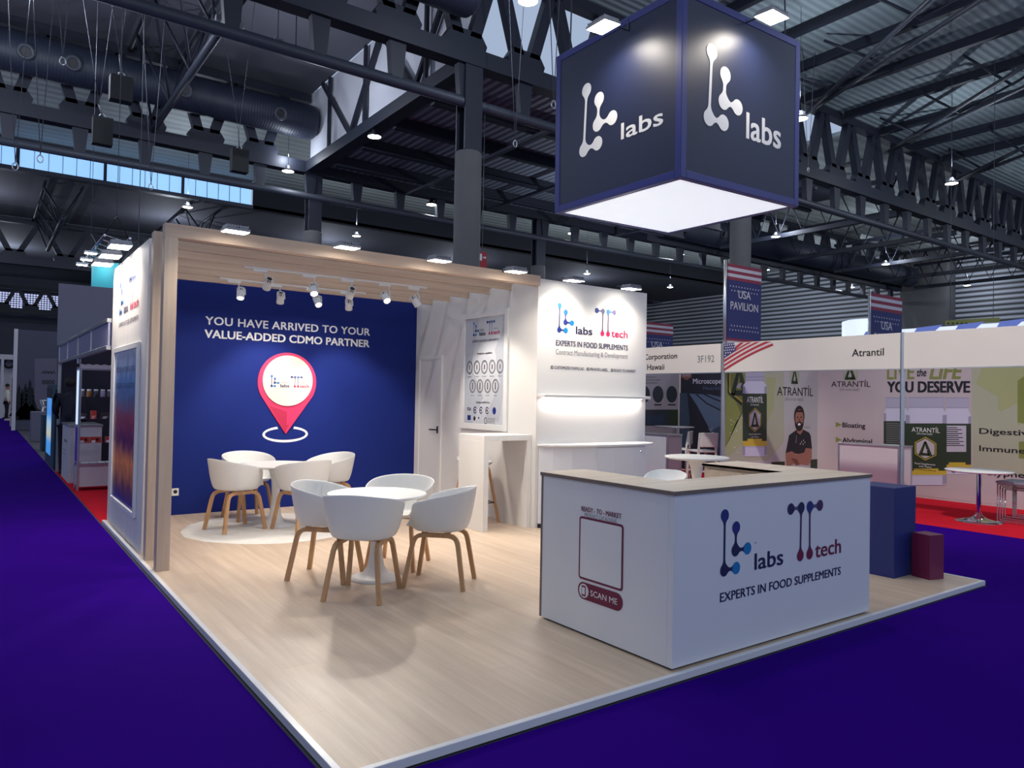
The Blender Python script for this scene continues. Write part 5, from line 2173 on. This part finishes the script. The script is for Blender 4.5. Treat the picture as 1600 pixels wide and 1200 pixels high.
def bottle(q, pl, V, x0, x1, cap, neck, sh, lab, yb, ye, bot, l, label=True, capin=0.08):
    """printed jar: pixel rows of cap, neck, shoulder, label, yellow band and base"""
    w = x1 - x0
    ci = w * capin
    CAPM = mat('print_cap', (178, 175, 200), 0.6, 0, 0.03, 3)
    q.poly(CAPM, pl, [V(x0 + ci, cap), V(x1 - ci, cap), V(x1 - ci, neck), V(x0 + ci, neck)], l)
    q.poly(BOTS, pl, [V(x0 + ci, cap), V(x1 - ci, cap), V(x1 - ci, cap + 1.2), V(x0 + ci, cap + 1.2)], l + 0.15)
    q.poly(BOTS, pl, [V(x0 + ci, neck), V(x1 - ci, neck), V(x1 - ci * 1.3, neck + 1.3), V(x0 + ci * 1.3, neck + 1.3)], l + 0.3)
    pts = [V(x0 + ci * 1.3, neck + 1), V(x1 - ci * 1.3, neck + 1), V(x1 - ci, neck + (sh - neck) * 0.4), V(x1, sh), V(x1, bot - 3), V(x1 - w * 0.06, bot), V(x0 + w * 0.06, bot), V(x0, bot - 3), V(x0, sh), V(x0 + ci, neck + (sh - neck) * 0.4)]
    q.poly(BOTW, pl, pts, l + 0.1)
    q.poly(BOTS, pl, [V(x0, sh), V(x0 + w * 0.10, sh + 1), V(x0 + w * 0.10, bot - 1), V(x0, bot - 3)], l + 0.25)
    q.poly(BOTS, pl, [V(x1 - w * 0.10, sh + 1), V(x1, sh), V(x1, bot - 3), V(x1 - w * 0.10, bot - 1)], l + 0.25)
    q.poly(LABELG, pl, [V(x0, lab), V(x1, lab), V(x1, yb), V(x0, yb)], l + 0.5)
    q.poly(YEL, pl, [V(x0, yb), V(x1, yb), V(x1, ye), V(x0, ye)], l + 0.5)
    q.poly(YEL, pl, [V(x0 + w * 0.2, yb - 3.5), V(x0 + w * 0.8, yb - 3.5), V(x0 + w * 0.8, yb), V(x0 + w * 0.2, yb)], l + 0.8)
    q.poly(BOTS, pl, [V(x0, ye + 1), V(x1, ye + 1), V(x1, ye + 1.6), V(x0, ye + 1.6)], l + 0.6)


# divider panel: bottle and doctor print
t = thing('graphic_panel', 'printed panel with one bottle and a smiling man with folded arms', 'print panel', (8.82, 5.05, HF))
pl = PY(5.048)
V = lambda px, py: uy(px, py, 5.048)
q = MB()
q.box(mat('print_grey_sheet', (190, 188, 190), 0.6, 0, 0.03, 1.5), 8.82, 5.046, HF + 0.02, 11.53, 5.05, 1.985)
q.build('sheet', t)
q = MB()
q.poly(SAGE, pl, [V(1135, 575), V(1225, 575), V(1225, 690), V(1200, 720), V(1135, 720)], 1.4)
q.poly(OLIVE, pl, [V(1133, 578), V(1165, 578), V(1162, 640), V(1133, 700)], 2)
q.poly(OLIVE2, pl, [V(1133, 700), V(1150, 660), V(1162, 640), V(1162, 690), V(1140, 712), V(1133, 712)], 2)
q.poly(OLIVE2, pl, [V(1198, 590), V(1212, 590), V(1208, 640), V(1198, 660)], 2)
q.line(YEL, pl, *V(1140, 582), *V(1140, 612), 0.03, 3)
q.line(LABELG, pl, *V(1138, 582), *V(1138, 614), 0.05, 2.6)
q.line(YEL, pl, *V(1140, 612), *V(1160, 628), 0.03, 3)
q.line(LABELG, pl, *V(1138, 614), *V(1159, 632), 0.05, 2.6)
u, v = V(1155, 596)
letter_a(q, pl, u, v, 0.24, 0.24, 3)
for k in range(14):
    u, v = V(1140 + random.random() * 20, 650 + random.random() * 60)
    q.circ(WHITEINK, pl, u, v, 0.010, l=3, n=6)
q.poly(LABELG, pl, [V(1205, 722), V(1226, 721), V(1226, 745), V(1205, 745)], 2)
q.poly(LABELG, pl, [V(1266, 718), V(1281, 717), V(1281, 745), V(1266, 745)], 2)
q.build('background_print', t)
q = MB()
bottle(q, pl, V, 1160, 1197.5, 570, 594, 603, 615, 689, 697, 713, 4, capin=0.11)
q.poly(BOTS, pl, [V(1164, 588), V(1194, 588), V(1194, 589.2), V(1164, 589.2)], 4.8)
a, b = V(1166.5, 629), V(1192, 629)
q.text(WHITEINK, pl, 'ATRANTÍL', a[0], a[1], b[0] - a[0], 0.10, 5)
a, b = V(1172, 633.5), V(1185, 633.5)
q.text(WHITEINK, pl, '(Ah-tran-teal)', a[0], a[1], b[0] - a[0], 0.03, 5)
u, v = V(1179, 656)
a = V(1188.5, 656)
b = V(1179, 675)
hexa(q, pl, u, v, a[0] - u, v - b[1], 5)
a, b = V(1170, 679.5), V(1188, 679.5)
q.text(WHITEINK, pl, 'Food Supplement', a[0], a[1], b[0] - a[0], 0.025, 5)
a, b = V(1173, 684), V(1185, 684)
q.text(WHITEINK, pl, 'with Plants', a[0], a[1], b[0] - a[0], 0.025, 5)
q.build('bottle_print', t)
q = MB()
u, v = V(1241.5, 587)
q.poly(SAGE, pl, hexpts(u, v, 0.15, 0.20), 1.6)
letter_a(q, pl, u, v - 0.01, 0.11, 0.14, 2)
a, b = V(1214, 617.5), V(1270, 618)
q.text(INKB, pl, 'ATRANTÍL', a[0], a[1], b[0] - a[0], 0.15, 2, bold=0.006)
a, b = V(1226, 626), V(1255, 626)
q.text(INKG, pl, '(Ah-tran-teal)', a[0], a[1], b[0] - a[0], 0.07, 2)
a, b = V(1256.5, 669.5), V(1266.5, 669.5)
q.text(INKG, pl, 'ATRANTÍL', a[0], a[1], b[0] - a[0], 0.04, 2)
q.build('lettering', t)
# the printed man
SKP = mat('print_skin', (164, 112, 96), 0.6, 0, 0.05, 5)
SKD = mat('print_skin_shade', (122, 76, 66), 0.6, 0, 0.05, 5)
HAIRP = mat('print_hair', (36, 26, 26), 0.6, 0, 0.05, 5)
SCRUB = mat('print_scrubs', (28, 27, 38), 0.6, 0, 0.05, 5)
q = MB()
Z = lambda x, y: V(1220 + x / 10, 620 + y / 10)
q.poly(SCRUB, pl, [Z(125, 600), Z(235, 520), Z(345, 510), Z(440, 560), Z(465, 610), Z(485, 810), Z(330, 900), Z(150, 880), Z(72, 880)], 3)
q.poly(SKP, pl, [Z(240, 470), Z(335, 470), Z(340, 540), Z(300, 590), Z(255, 560)], 3.4)
q.circ(HAIRP, pl, *Z(285, 300), 0.165, 0.19, 3.6)
q.circ(HAIRP, pl, *Z(285, 400), 0.14, 0.16, 3.6)
q.circ(SKP, pl, *Z(285, 330), 0.13, 0.16, 4)
q.circ(HAIRP, pl, *Z(284, 445), 0.095, 0.075, 4.3)
q.poly(HAIRP, pl, [Z(230, 240), Z(340, 240), Z(335, 205), Z(240, 205)], 4.3)
q.circ(HAIRP, pl, *Z(258, 320), 0.02, 0.016, 4.6, 10)
q.circ(HAIRP, pl, *Z(315, 320), 0.02, 0.016, 4.6, 10)
q.circ(SKD, pl, *Z(283, 365), 0.022, 0.04, 4.6, 10)
q.circ(WHITEINK, pl, *Z(282, 430), 0.045, 0.024, 4.9, 12)
q.poly(SKP, pl, [Z(70, 880), Z(165, 850), Z(230, 890), Z(250, 1020), Z(120, 1090), Z(80, 1080)], 4)
q.poly(SKP, pl, [Z(385, 800), Z(480, 810), Z(480, 960), Z(430, 1070), Z(270, 1050), Z(215, 960), Z(240, 900), Z(360, 870)], 4.2)
q.poly(SKD, pl, [Z(150, 950), Z(250, 975), Z(290, 1060), Z(230, 1070), Z(180, 1000)], 4.5)
q.line(INKG, pl, *Z(240, 600), *Z(235, 730), 0.018, 4)
q.line(INKG, pl, *Z(235, 730), *Z(225, 690), 0.018, 4)
for x, y in ((320, 705), (350, 680), (370, 712), (345, 740), (300, 735)):
    q.circ(WHITEINK, pl, *Z(x, y), 0.013, l=4, n=6)
q.build('portrait_print', t)

# back wall panel of the same stand
t = thing('graphic_panel', 'long printed back wall with three bottles and bold slogan', 'print panel', (BX_, 1.0, HF))
pl = PX(BX_ - 0.004)
V = lambda px, py: ux(px, py, BX_ - 0.004)
q = MB()
q.box(mat('print_pink_grey', (196, 182, 188), 0.6, 0, 0.03, 1), BX_ - 0.004, -2.9, HF + 0.03, BX_, 5.03, 2.40)
q.build('sheet', t)
q = MB()
q.poly(SAGE, pl, [V(1518, 560), V(1700, 560), V(1700, 740), V(1600, 745), V(1520, 735)], 1)
q.poly(OLIVE2, pl, [V(1540, 560), V(1700, 560), V(1700, 620), V(1590, 665), V(1560, 640), V(1560, 620), V(1525, 600)], 1.6)
q.poly(OLIVE, pl, [V(1590, 595), V(1640, 560), V(1700, 580), V(1700, 680), V(1590, 660)], 2)
q.poly(OLIVE, pl, [V(1592, 690), V(1640, 690), V(1640, 720), V(1592, 716)], 2)
q.poly(SAGE, pl, [V(1560, 645), V(1590, 630), V(1590, 665), V(1560, 672)], 2.2)
q.build('background_print', t)
q = MB()
bottle(q, pl, V, 1474, 1517.5, 621, 636.5, 650, 662, 726, 732, 741, 3)
q.poly(mat('print_label_white', (196, 190, 206), 0.6), pl, [V(1476, 665), V(1510, 665), V(1510, 706), V(1476, 706)], 5)
for k in range(10):
    q.poly(INKB, pl, [V(1477, 667.5 + 3.1 * k), V(1496 + (k * 7) % 13, 667.5 + 3.1 * k), V(1496 + (k * 7) % 13, 668.8 + 3.1 * k), V(1477, 668.8 + 3.1 * k)], 5.6)
for x in (1490, 1503):
    u, v = V(x, 735)
    q.circ(INKB, pl, u, v, 0.035, l=5, n=14)
bottle(q, pl, V, 1381, 1420, 621, 636.5, 645, 658, 735, 741, 752, 3)
for k in range(13):
    q.poly(INKG, pl, [V(1385, 661 + 3 * k), V(1404 + (k * 5) % 9, 661 + 3 * k), V(1404 + (k * 5) % 9, 662.2 + 3 * k), V(1385, 662.2 + 3 * k)], 5.2)
bottle(q, pl, V, 1415.5, 1479.5, 620.5, 636, 648, 661.5, 735.5, 742, 758, 6, capin=0.07)
a, b = V(1425, 674.5), V(1469, 675)
q.text(WHITEINK, pl, 'ATRANTÍL', a[0], a[1], b[0] - a[0], 0.075, 8)
a, b = V(1433, 678.5), V(1457, 678.5)
q.text(WHITEINK, pl, '(Ah-tran-teal)', a[0], a[1], b[0] - a[0], 0.03, 8)
u, v = V(1446.5, 701)
a, b = V(1463.5, 701), V(1446.5, 719.5)
hexa(q, pl, u, v, a[0] - u, v - b[1], 8)
a, b = V(1430, 725), V(1462, 725)
q.text(WHITEINK, pl, 'Food Supplement', a[0], a[1], b[0] - a[0], 0.03, 8)
a, b = V(1436, 729.5), V(1456, 729.5)
q.text(WHITEINK, pl, 'with Plants', a[0], a[1], b[0] - a[0], 0.028, 8)
a, b = V(1429, 733.5), V(1463, 733.5)
q.text(INKB, pl, '90 CAPSULES (500 mg)', a[0], a[1], b[0] - a[0], 0.02, 9)
q.build('bottles_print', t)
q = MB()
u, v = V(1328.5, 583)
q.poly(SAGE, pl, hexpts(u, v, 0.14, 0.18), 1.6)
letter_a(q, pl, u, v, 0.11, 0.12, 2)
a, b = V(1299, 604.5), V(1360, 604.5)
q.text(INKB, pl, 'ATRANTÍL', a[0], a[1], b[0] - a[0], 0.10, 2, bold=0.004)
a, b = V(1312, 610.5), V(1343, 610.5)
q.text(INKG, pl, '(Ah-tran-teal)', a[0], a[1], b[0] - a[0], 0.05, 2)
for s, px0, px1, py in (('Bloating', 1316.5, 1352, 667.5), ('Abdominal', 1316.5, 1362.5, 691)):
    a, b = V(px0, py), V(px1, py + 0.8)
    q.text(INKB, pl, s, a[0], a[1], b[0] - a[0], 0.085, 2, bold=0.022)
    u, v = V(1310, py - 4)
    q.poly(OLIVE, pl, [(u - 0.05, v + 0.05), (u + 0.07, v), (u - 0.05, v - 0.05)], 2)
for s, w, px0, py in (('Digestive health', 1.32, 1530.5, 677.5), ('Immune support', 1.30, 1530.5, 704.5), ('Polyphenol rich', 1.22, 1530.5, 741)):
    a = V(px0, py)
    q.text(INKB, pl, s, a[0], a[1], w, 0.085, 2, bold=0.022)
a, b = V(1386.5, 592.5), V(1428, 592)
q.text(OLIVE, pl, 'LIVE', a[0], a[1], b[0] - a[0], 0.24, 2, bold=0.016)
a, b = V(1433, 588), V(1447.5, 588)
q.text(NAVP, pl, 'the', a[0], a[1], b[0] - a[0], 0.13, 2, bold=0.012, shear=0.25)
a, b = V(1453, 592), V(1504, 591)
q.text(OLIVE, pl, 'LIFE', a[0], a[1], b[0] - a[0], 0.24, 2, bold=0.024, shear=0.22)
a, b = V(1387, 612.5), V(1515, 612.5)
q.text(NAVP, pl, 'YOU DESERVE', a[0], a[1], b[0] - a[0], 0.175, 2, bold=0.03)
q.build('lettering', t)

# neighbour pavilion stand
t = thing('graphic_panel', 'dark blue printed panel headed Microscope with a pale curving wave', 'print panel', (BX_, 7.2, HF))
V = lambda px, py: ux(px, py, BX_ - 0.004)
q = MB()
q.box(NAVP, BX_ - 0.004, 5.12, HF + 0.03, BX_, 8.38, 2.40)
q.build('sheet', t)
q = MB()
WAVE = mat('print_sea_blue', (74, 92, 122), 0.6, 0, 0.15, 3)
WAVE2 = mat('print_sea_dark', (44, 60, 84), 0.6, 0, 0.15, 3)
q.poly(WAVE2, pl, [V(1061, 614), V(1074, 614), V(1078, 660), V(1076, 700), V(1061, 720)], 2)
q.poly(WAVE, pl, [V(1077, 615), V(1140, 618), V(1140, 730), V(1124, 710), V(1106, 665), V(1090, 635)], 2)
q.poly(WAVE2, pl, [V(1140, 660), V(1140, 730), V(1124, 712), V(1110, 676), V(1120, 668)], 2.5)
for c in ([(1088, 616), (1104, 630), (1140, 648)], [(1100, 616), (1118, 624), (1140, 632)], [(1112, 616), (1140, 622)]):
    for p0, p1 in zip(c, c[1:]):
        q.line(NAVP, pl, *V(*p0), *V(*p1), 0.03, 3)
for k in range(26):
    s = random.random()
    u, v = V(1104 + 24 * s + random.random() * 10, 664 + 42 * s + random.random() * 6)
    q.circ(BOTW, pl, u, v, 0.008, l=4, n=6)
q.poly(mat('print_brown_seal', (110, 74, 66), 0.6), pl, [V(1064, 584), V(1081, 584), V(1081, 589), V(1073, 594), V(1064, 589)], 3)
q.build('wave_print', t)
q = MB()
a, b = V(1083, 599.5), V(1128, 602)
q.text(BOTW, pl, 'Microscope Your', a[0], a[1], 1.15, 0.11, 3)
a = V(1099, 609)
q.text(WAVE, pl, 'Nutrition', a[0], a[1], 0.6, 0.07, 3)
a, b = V(1066, 588.5), V(1079, 588.5)
q.text(BOTS, pl, 'YEARS', a[0], a[1], b[0] - a[0], 0.06, 4)
q.build('lettering', t)
t = thing('graphic_panel', 'grey printed panel with round microscope pictures beside the white wall', 'print panel', (10.0, 8.4, HF))
pl = PY(8.396)
V = lambda px, py: uy(px, py, 8.396)
q = MB()
q.box(mat('print_lilac_grey', (150, 146, 160), 0.6, 0, 0.03, 2), 8.85, 8.396, HF + 0.03, 11.50, 8.40, 2.40)
q.build('sheet', t)
q = MB()
MIC = mat('print_microscope', (46, 52, 64), 0.6, 0, 0.3, 9)
for px in (985, 1007, 1028, 1049.5):
    a, b = V(px, 616), V(px + 8.4, 616)
    c = V(px, 629)
    q.circ(MIC, pl, a[0], a[1], b[0] - a[0], a[1] - c[1], 2)
q.poly(MIC, pl, [V(1008, 640), V(1059, 640), V(1059, 665), V(1008, 665)], 2)
q.poly(WAVE2, pl, [V(1010, 650), V(1035, 648), V(1040, 656), V(1030, 664), V(1010, 664)], 3)
q.poly(LABELG, pl, [V(1043, 641), V(1059, 641), V(1059, 664), V(1048, 664)], 3)
for k in range(3):
    q.poly(INKG, pl, [V(1008, 588 + 4.6 * k), V(1024 + 8 * k % 12, 588 + 4.6 * k), V(1024 + 8 * k % 12, 590 + 4.6 * k), V(1008, 590 + 4.6 * k)], 2)
for px in (1028, 1049.5):
    q.poly(INKB, pl, [V(px - 6, 631.5), V(px + 6, 631.5), V(px + 6, 633.2), V(px - 6, 633.2)], 2)
q.build('microscope_print', t)

# flag banners on tall poles
BANB = mat('banner_blue', (40, 46, 104), 0.6, 0, 0.03, 3)
BANR = mat('banner_red', (140, 44, 66), 0.6, 0, 0.03, 3)
BANW = mat('banner_white', (198, 196, 206), 0.6, 0, 0.03, 3)


def banner(x, y, w, z0, z1, lb):
    t = thing('flag_banner', lb, 'banner', (x, y, HF), 0, 'tall flag banners of the pavilion')
    q = MB()
    q.lathe(ALU, [(0, 2.2 if x < 9 else HF), (0.028, 2.2 if x < 9 else HF), (0.028, z1 + 0.05), (0, z1 + 0.05)], (x, y, 0), 10)
    q.build('pole', t)
    q = MB()
    xa, xb = x + 0.05, x + w
    q.box(BANB, xa, y - 0.004, z0, xb, y + 0.004, z1)
    q.build('cloth', t)
    q = MB()
    pl = PY(y - 0.004)
    h = z1 - z0
    s = h / 1.30
    zz = z1
    for k, mm in enumerate((BANR, BANW, BANR, BANW, BANR)):
        q.rect(mm, pl, xa, zz - 0.052 * s, xb, zz, 1)
        zz -= 0.052 * s
    q.rect(BANR, pl, xa, z0 + 0.05 * s, xb, z0 + 0.09 * s, 1)
    q.rect(BANW, pl, xa, z0, xb, z0 + 0.05 * s, 1)
    for zrow, n in ((z1 - 0.36 * s, 11), (z1 - 0.43 * s, 10), (z0 + 0.30 * s, 10), (z0 + 0.23 * s, 11)):
        for k in range(n):
            u = (xa + xb) / 2 + (k - (n - 1) / 2) * w * 0.078
            q.circ(BANW, pl, u, zrow, 0.013 * s, l=2, n=8)
    q.build('cloth_print', t)
    q = MB()
    c = (xa + xb) / 2
    q.text(BANW, pl, 'USA', c, z0 + 0.76 * s, 0.34 * w, 0.125 * s, 2, align='C', bold=0.012)
    q.text(BANW, pl, 'PAVILION', c, z0 + 0.565 * s, 0.76 * w, 0.125 * s, 2, align='C', bold=0.012)
    q.build('lettering', t)


banner(8.79, 5.05, 0.98, 2.47, 3.81, 'tall blue flag banner on a pole, largest of the pavilion banners')
banner(13.56, 5.15, 1.33, 2.05, 3.80, 'blue flag banner standing behind the fascia at right')
banner(14.35, 12.4, 1.42, 2.05, 3.80, 'blue flag banner half hidden by the white front wall')

# pavilion furniture
t = thing('info_counter', 'white aluminium framed counter in front of the bottles print', 'counter', (10.3, 2.92, HF))
q = MB()
q.box(mat('counter_white', (226, 220, 226), 0.5, 0, 0.02, 3), 10.31, 2.93, HF, 10.69, 3.90, 0.84, 0.002, 1)
q.build('body', t)
for x, y in ((10.295, 2.915), (10.295, 3.885), (10.675, 2.915), (10.675, 3.885)):
    q = MB()
    q.box(ALU, x, y, HF, x + 0.03, y + 0.03, 0.84, 0.004, 1)
    q.build('corner_profile', t)
q = MB()
q.box(ALU, 10.29, 2.91, 0.84, 10.71, 3.92, 0.862, 0.004, 1)
q.build('top', t)
q = MB()
q.face(WHITEINK, [(10.4, 3.0, 0.866), (10.6, 3.02, 0.866), (10.58, 3.3, 0.868), (10.38, 3.28, 0.866)])
tag(q.build('paper_sheet'), 'white paper sheet lying on the counter by the bottles print', 'paper')

t = thing('bistro_table', 'round white table on a chrome trumpet foot, right edge', 'table', (9.67, 1.556, HF))
q = MB()
q.lathe(WPLAST, [(0, 0.625), (0.385, 0.625), (0.40, 0.636), (0.40, 0.645), (0.395, 0.65), (0, 0.65)], (9.67, 1.556, 0), 48)
q.build('tabletop', t)
q = MB()
q.lathe(CHROME, [(0.03, 0.03), (0.03, 0.625)], (9.67, 1.556, 0), 20)
q.build('stem', t)
q = MB()
q.lathe(CHROME, [(0, HF), (0.28, HF), (0.28, HF + 0.006), (0.2, HF + 0.02), (0.09, HF + 0.05), (0.04, HF + 0.09), (0.03, HF + 0.12), (0, HF + 0.12)], (9.67, 1.556, 0), 40)
q.build('foot', t)
t = thing('sled_stool', 'chrome wire sled stool at the right picture edge', 'stool', (10.1, 1.0, HF))
for k in range(4):
    q = MB()
    o_ = 0.022 * k
    xs, ys, xe, ye = 9.85 + o_, 1.40 - o_, 10.35 - o_, 0.70 + o_
    q.tube(CHROME, [(xs, ys, 0.47 - o_), (xs, ys, HF + 0.012 + o_), (xs, ye, HF + 0.012 + o_), (xs, ye, 0.47 - o_), (xs, ys, 0.47 - o_)], 0.009, 6)
    q.tube(CHROME, [(xe, ys, 0.47 - o_), (xe, ys, HF + 0.012 + o_), (xe, ye, HF + 0.012 + o_), (xe, ye, 0.47 - o_), (xe, ys, 0.47 - o_)], 0.009, 6)
    q.build('wire_frame', t)
q = MB()
q.box(mat('grey_seat_pad', (150, 154, 166), 0.6), 9.83, 0.68, 0.48, 10.37, 1.42, 0.515, 0.01, 2)
q.build('seat', t)
t = thing('info_counter', 'white counter with grey side panel beside the front wall, across the aisle', 'counter', (8.95, 6.4, HF))
q = MB()
q.box(mat('counter_pale', (206, 204, 206), 0.5), 8.96, 6.42, HF, 9.33, 7.6, 0.86, 0.002, 1)
q.build('body', t)
q = MB()
q.box(ALU, 8.94, 6.40, 0.86, 9.35, 7.62, 0.885, 0.004, 1)
q.build('top', t)
for x, y in ((8.945, 6.405), (9.315, 6.405)):
    q = MB()
    q.box(ALU, x, y, HF, x + 0.03, y + 0.03, 0.86, 0.004, 1)
    q.build('corner_profile', t)
q = MB()
q.box(mat('counter_lilac', (158, 148, 162), 0.5), 8.98, 6.412, HF + 0.03, 9.31, 6.42, 0.84)
q.build('side_panel', t)
t = thing('bistro_table', 'tall grey round table behind the white bar chairs', 'table', (10.3, 7.45, HF))
q = MB()
q.lathe(mat('grey_tabletop', (150, 150, 160), 0.4), [(0, 0.955), (0.40, 0.955), (0.41, 0.965), (0.40, 0.98), (0, 0.98)], (10.3, 7.45, 0), 40)
q.build('tabletop', t)
q = MB()
q.lathe(CHROME, [(0.03, 0.0), (0.03, 0.955)], (10.3, 7.45, 0), 16)
q.lathe(CHROME, [(0, HF), (0.24, HF), (0.22, HF + 0.015), (0.03, HF + 0.04)], (10.3, 7.45, 0), 30)
q.build('pedestal', t)


def bar_chair():
    t = thing('bar_chair', '', 'chair')
    m_ = WPLAST
    for x in (-0.18, 0.18):
        for y in (-0.18, 0.18):
            q = MB()
            top = 0.96 if y < 0 else 0.62
            q.sweep(m_, [(x * 1.12, y * 1.12, 0), (x, y, 0.60), (x * 0.98, y - (0.05 if y < 0 else 0), top)], (1, 0, 0), 0.034, 0.034)
            q.build('leg', t, world=False)
    q = MB()
    q.box(m_, -0.20, -0.20, 0.60, 0.20, 0.21, 0.635, 0.012, 2)
    q.build('seat', t, world=False)
    q = MB()
    q.box(m_, -0.165, -0.245, 0.70, 0.165, -0.215, 0.965, 0.012, 2)
    q.build('backrest', t, world=False)
    q = MB()
    for y in (-0.195, 0.195):
        q.box(m_, -0.17, y - 0.012, 0.24, 0.17, y + 0.012, 0.27)
    q.build('foot_rail', t, world=False)
    return t


bc = bar_chair()
bc.location = (9.72, 6.25, HF)
bc.rotation_euler = (0, 0, math.radians(-20))
bc['label'] = 'white plastic bar chair with its back to us, right of the pair'
bc['group'] = 'white bar chairs in the pavilion'
dup(bc, (9.75, 6.85, HF), math.radians(30), 'white plastic bar chair partly hidden behind the lilac-sided counter')

# lit stand seen over the fascia and the yellow-green banner strip
t = thing('stand_header', 'glowing blue white header of a stand behind the right fascia', 'header', (24, 4, 3))
xh = 20.0
a, b = at(1355, 530, 'x', xh), at(1640, 506, 'x', xh)
HB = mat('header_blue', (120, 140, 220), 0.5, emit=0.35, vary=0.03)
HW = mat('header_white', (226, 236, 255), 0.5, emit=0.8, vary=0.02)
q = MB()
q.box(HW, xh, b.y - 1, 2.2, xh + 0.2, a.y, at(1400, 515, 'x', xh).z)
q.build('lit_band', t)
q = MB()
pl = PX(xh)
for px in (1345, 1425, 1490, 1555):
    py = 512 - (px - 1400) * 0.075
    q.poly(HB, pl, [ux(px, py + 14, xh), ux(px + 8, py + 2, xh), ux(px + 48, py - 3, xh), ux(px + 30, py + 12, xh)], 2)
q.build('blue_print', t)
q = MB()
p = at(1355, 520, 'x', 22.0)
q.lathe(HW, [(0, HF), (0.75, HF), (0.75, at(1350, 503, 'x', 22.0).z), (0.6, at(1350, 501, 'x', 22.0).z), (0, at(1350, 501, 'x', 22.0).z)], (22.0, p.y, 0), 30)
tag(q.build('drum_sign'), 'pale blue lit drum just behind the right flag banner', 'sign')
xg = 30.0
q = MB()
pl = PX(xg)
q.slab(mat('yellow_green_banner', (150, 152, 84), 0.6, 0, 0.15, 2), pl, [ux(1477, 508, xg), ux(1562, 503, xg), ux(1562, 496, xg), ux(1477, 501, xg)], 0, 10)
for k in range(5):
    q.poly(LABELG, pl, [ux(1480 + 7 * k, 506.5, xg), ux(1484 + 7 * k, 506.3, xg), ux(1484 + 7 * k, 504, xg), ux(1480 + 7 * k, 504.3, xg)], 12)
for px in (1485, 1552):
    a = at(px, 498, 'x', xg)
    q.tube(WIRE, [(xg, a.y, a.z), (xg, a.y, 14.79)], 0.01, 5)
o = q.build('strip_banner')
tag(o, 'long yellow green banner strip high behind the right fascia', 'banner')
t = thing('exit_sign', 'red and white exit sign beside the near concrete column', 'sign', at(753, 405, 'y', 18))
pl = PY(18.0)
V = lambda px, py: uy(px, py, 18.0)
q = MB()
q.slab(mat('sign_red', (170, 36, 48), 0.5, 0, 0.04, 3), pl, [V(746, 418), V(761, 418), V(761, 397), V(757, 393.5), V(746, 393.5)], 0, -20)
q.build('board', t)
q = MB()
q.poly(WHITEINK, pl, [V(746, 407), V(753, 407), V(753, 396.5), V(746, 396.5)], 2)
q.line(WHITEINK, pl, *V(754, 402), *V(758, 403), 0.03, 2)
q.poly(WHITEINK, pl, [V(757, 400), V(760, 403), V(757, 405)], 2)
q.build('pictogram', t)
q = MB()
a = V(754, 394)
q.tube(WIRE, [(a[0], 18.02, a[1]), (a[0], 18.02, 11.7)], 0.012, 5)
q.build('hanging_cable', t)

bpy.context.view_layer.update()
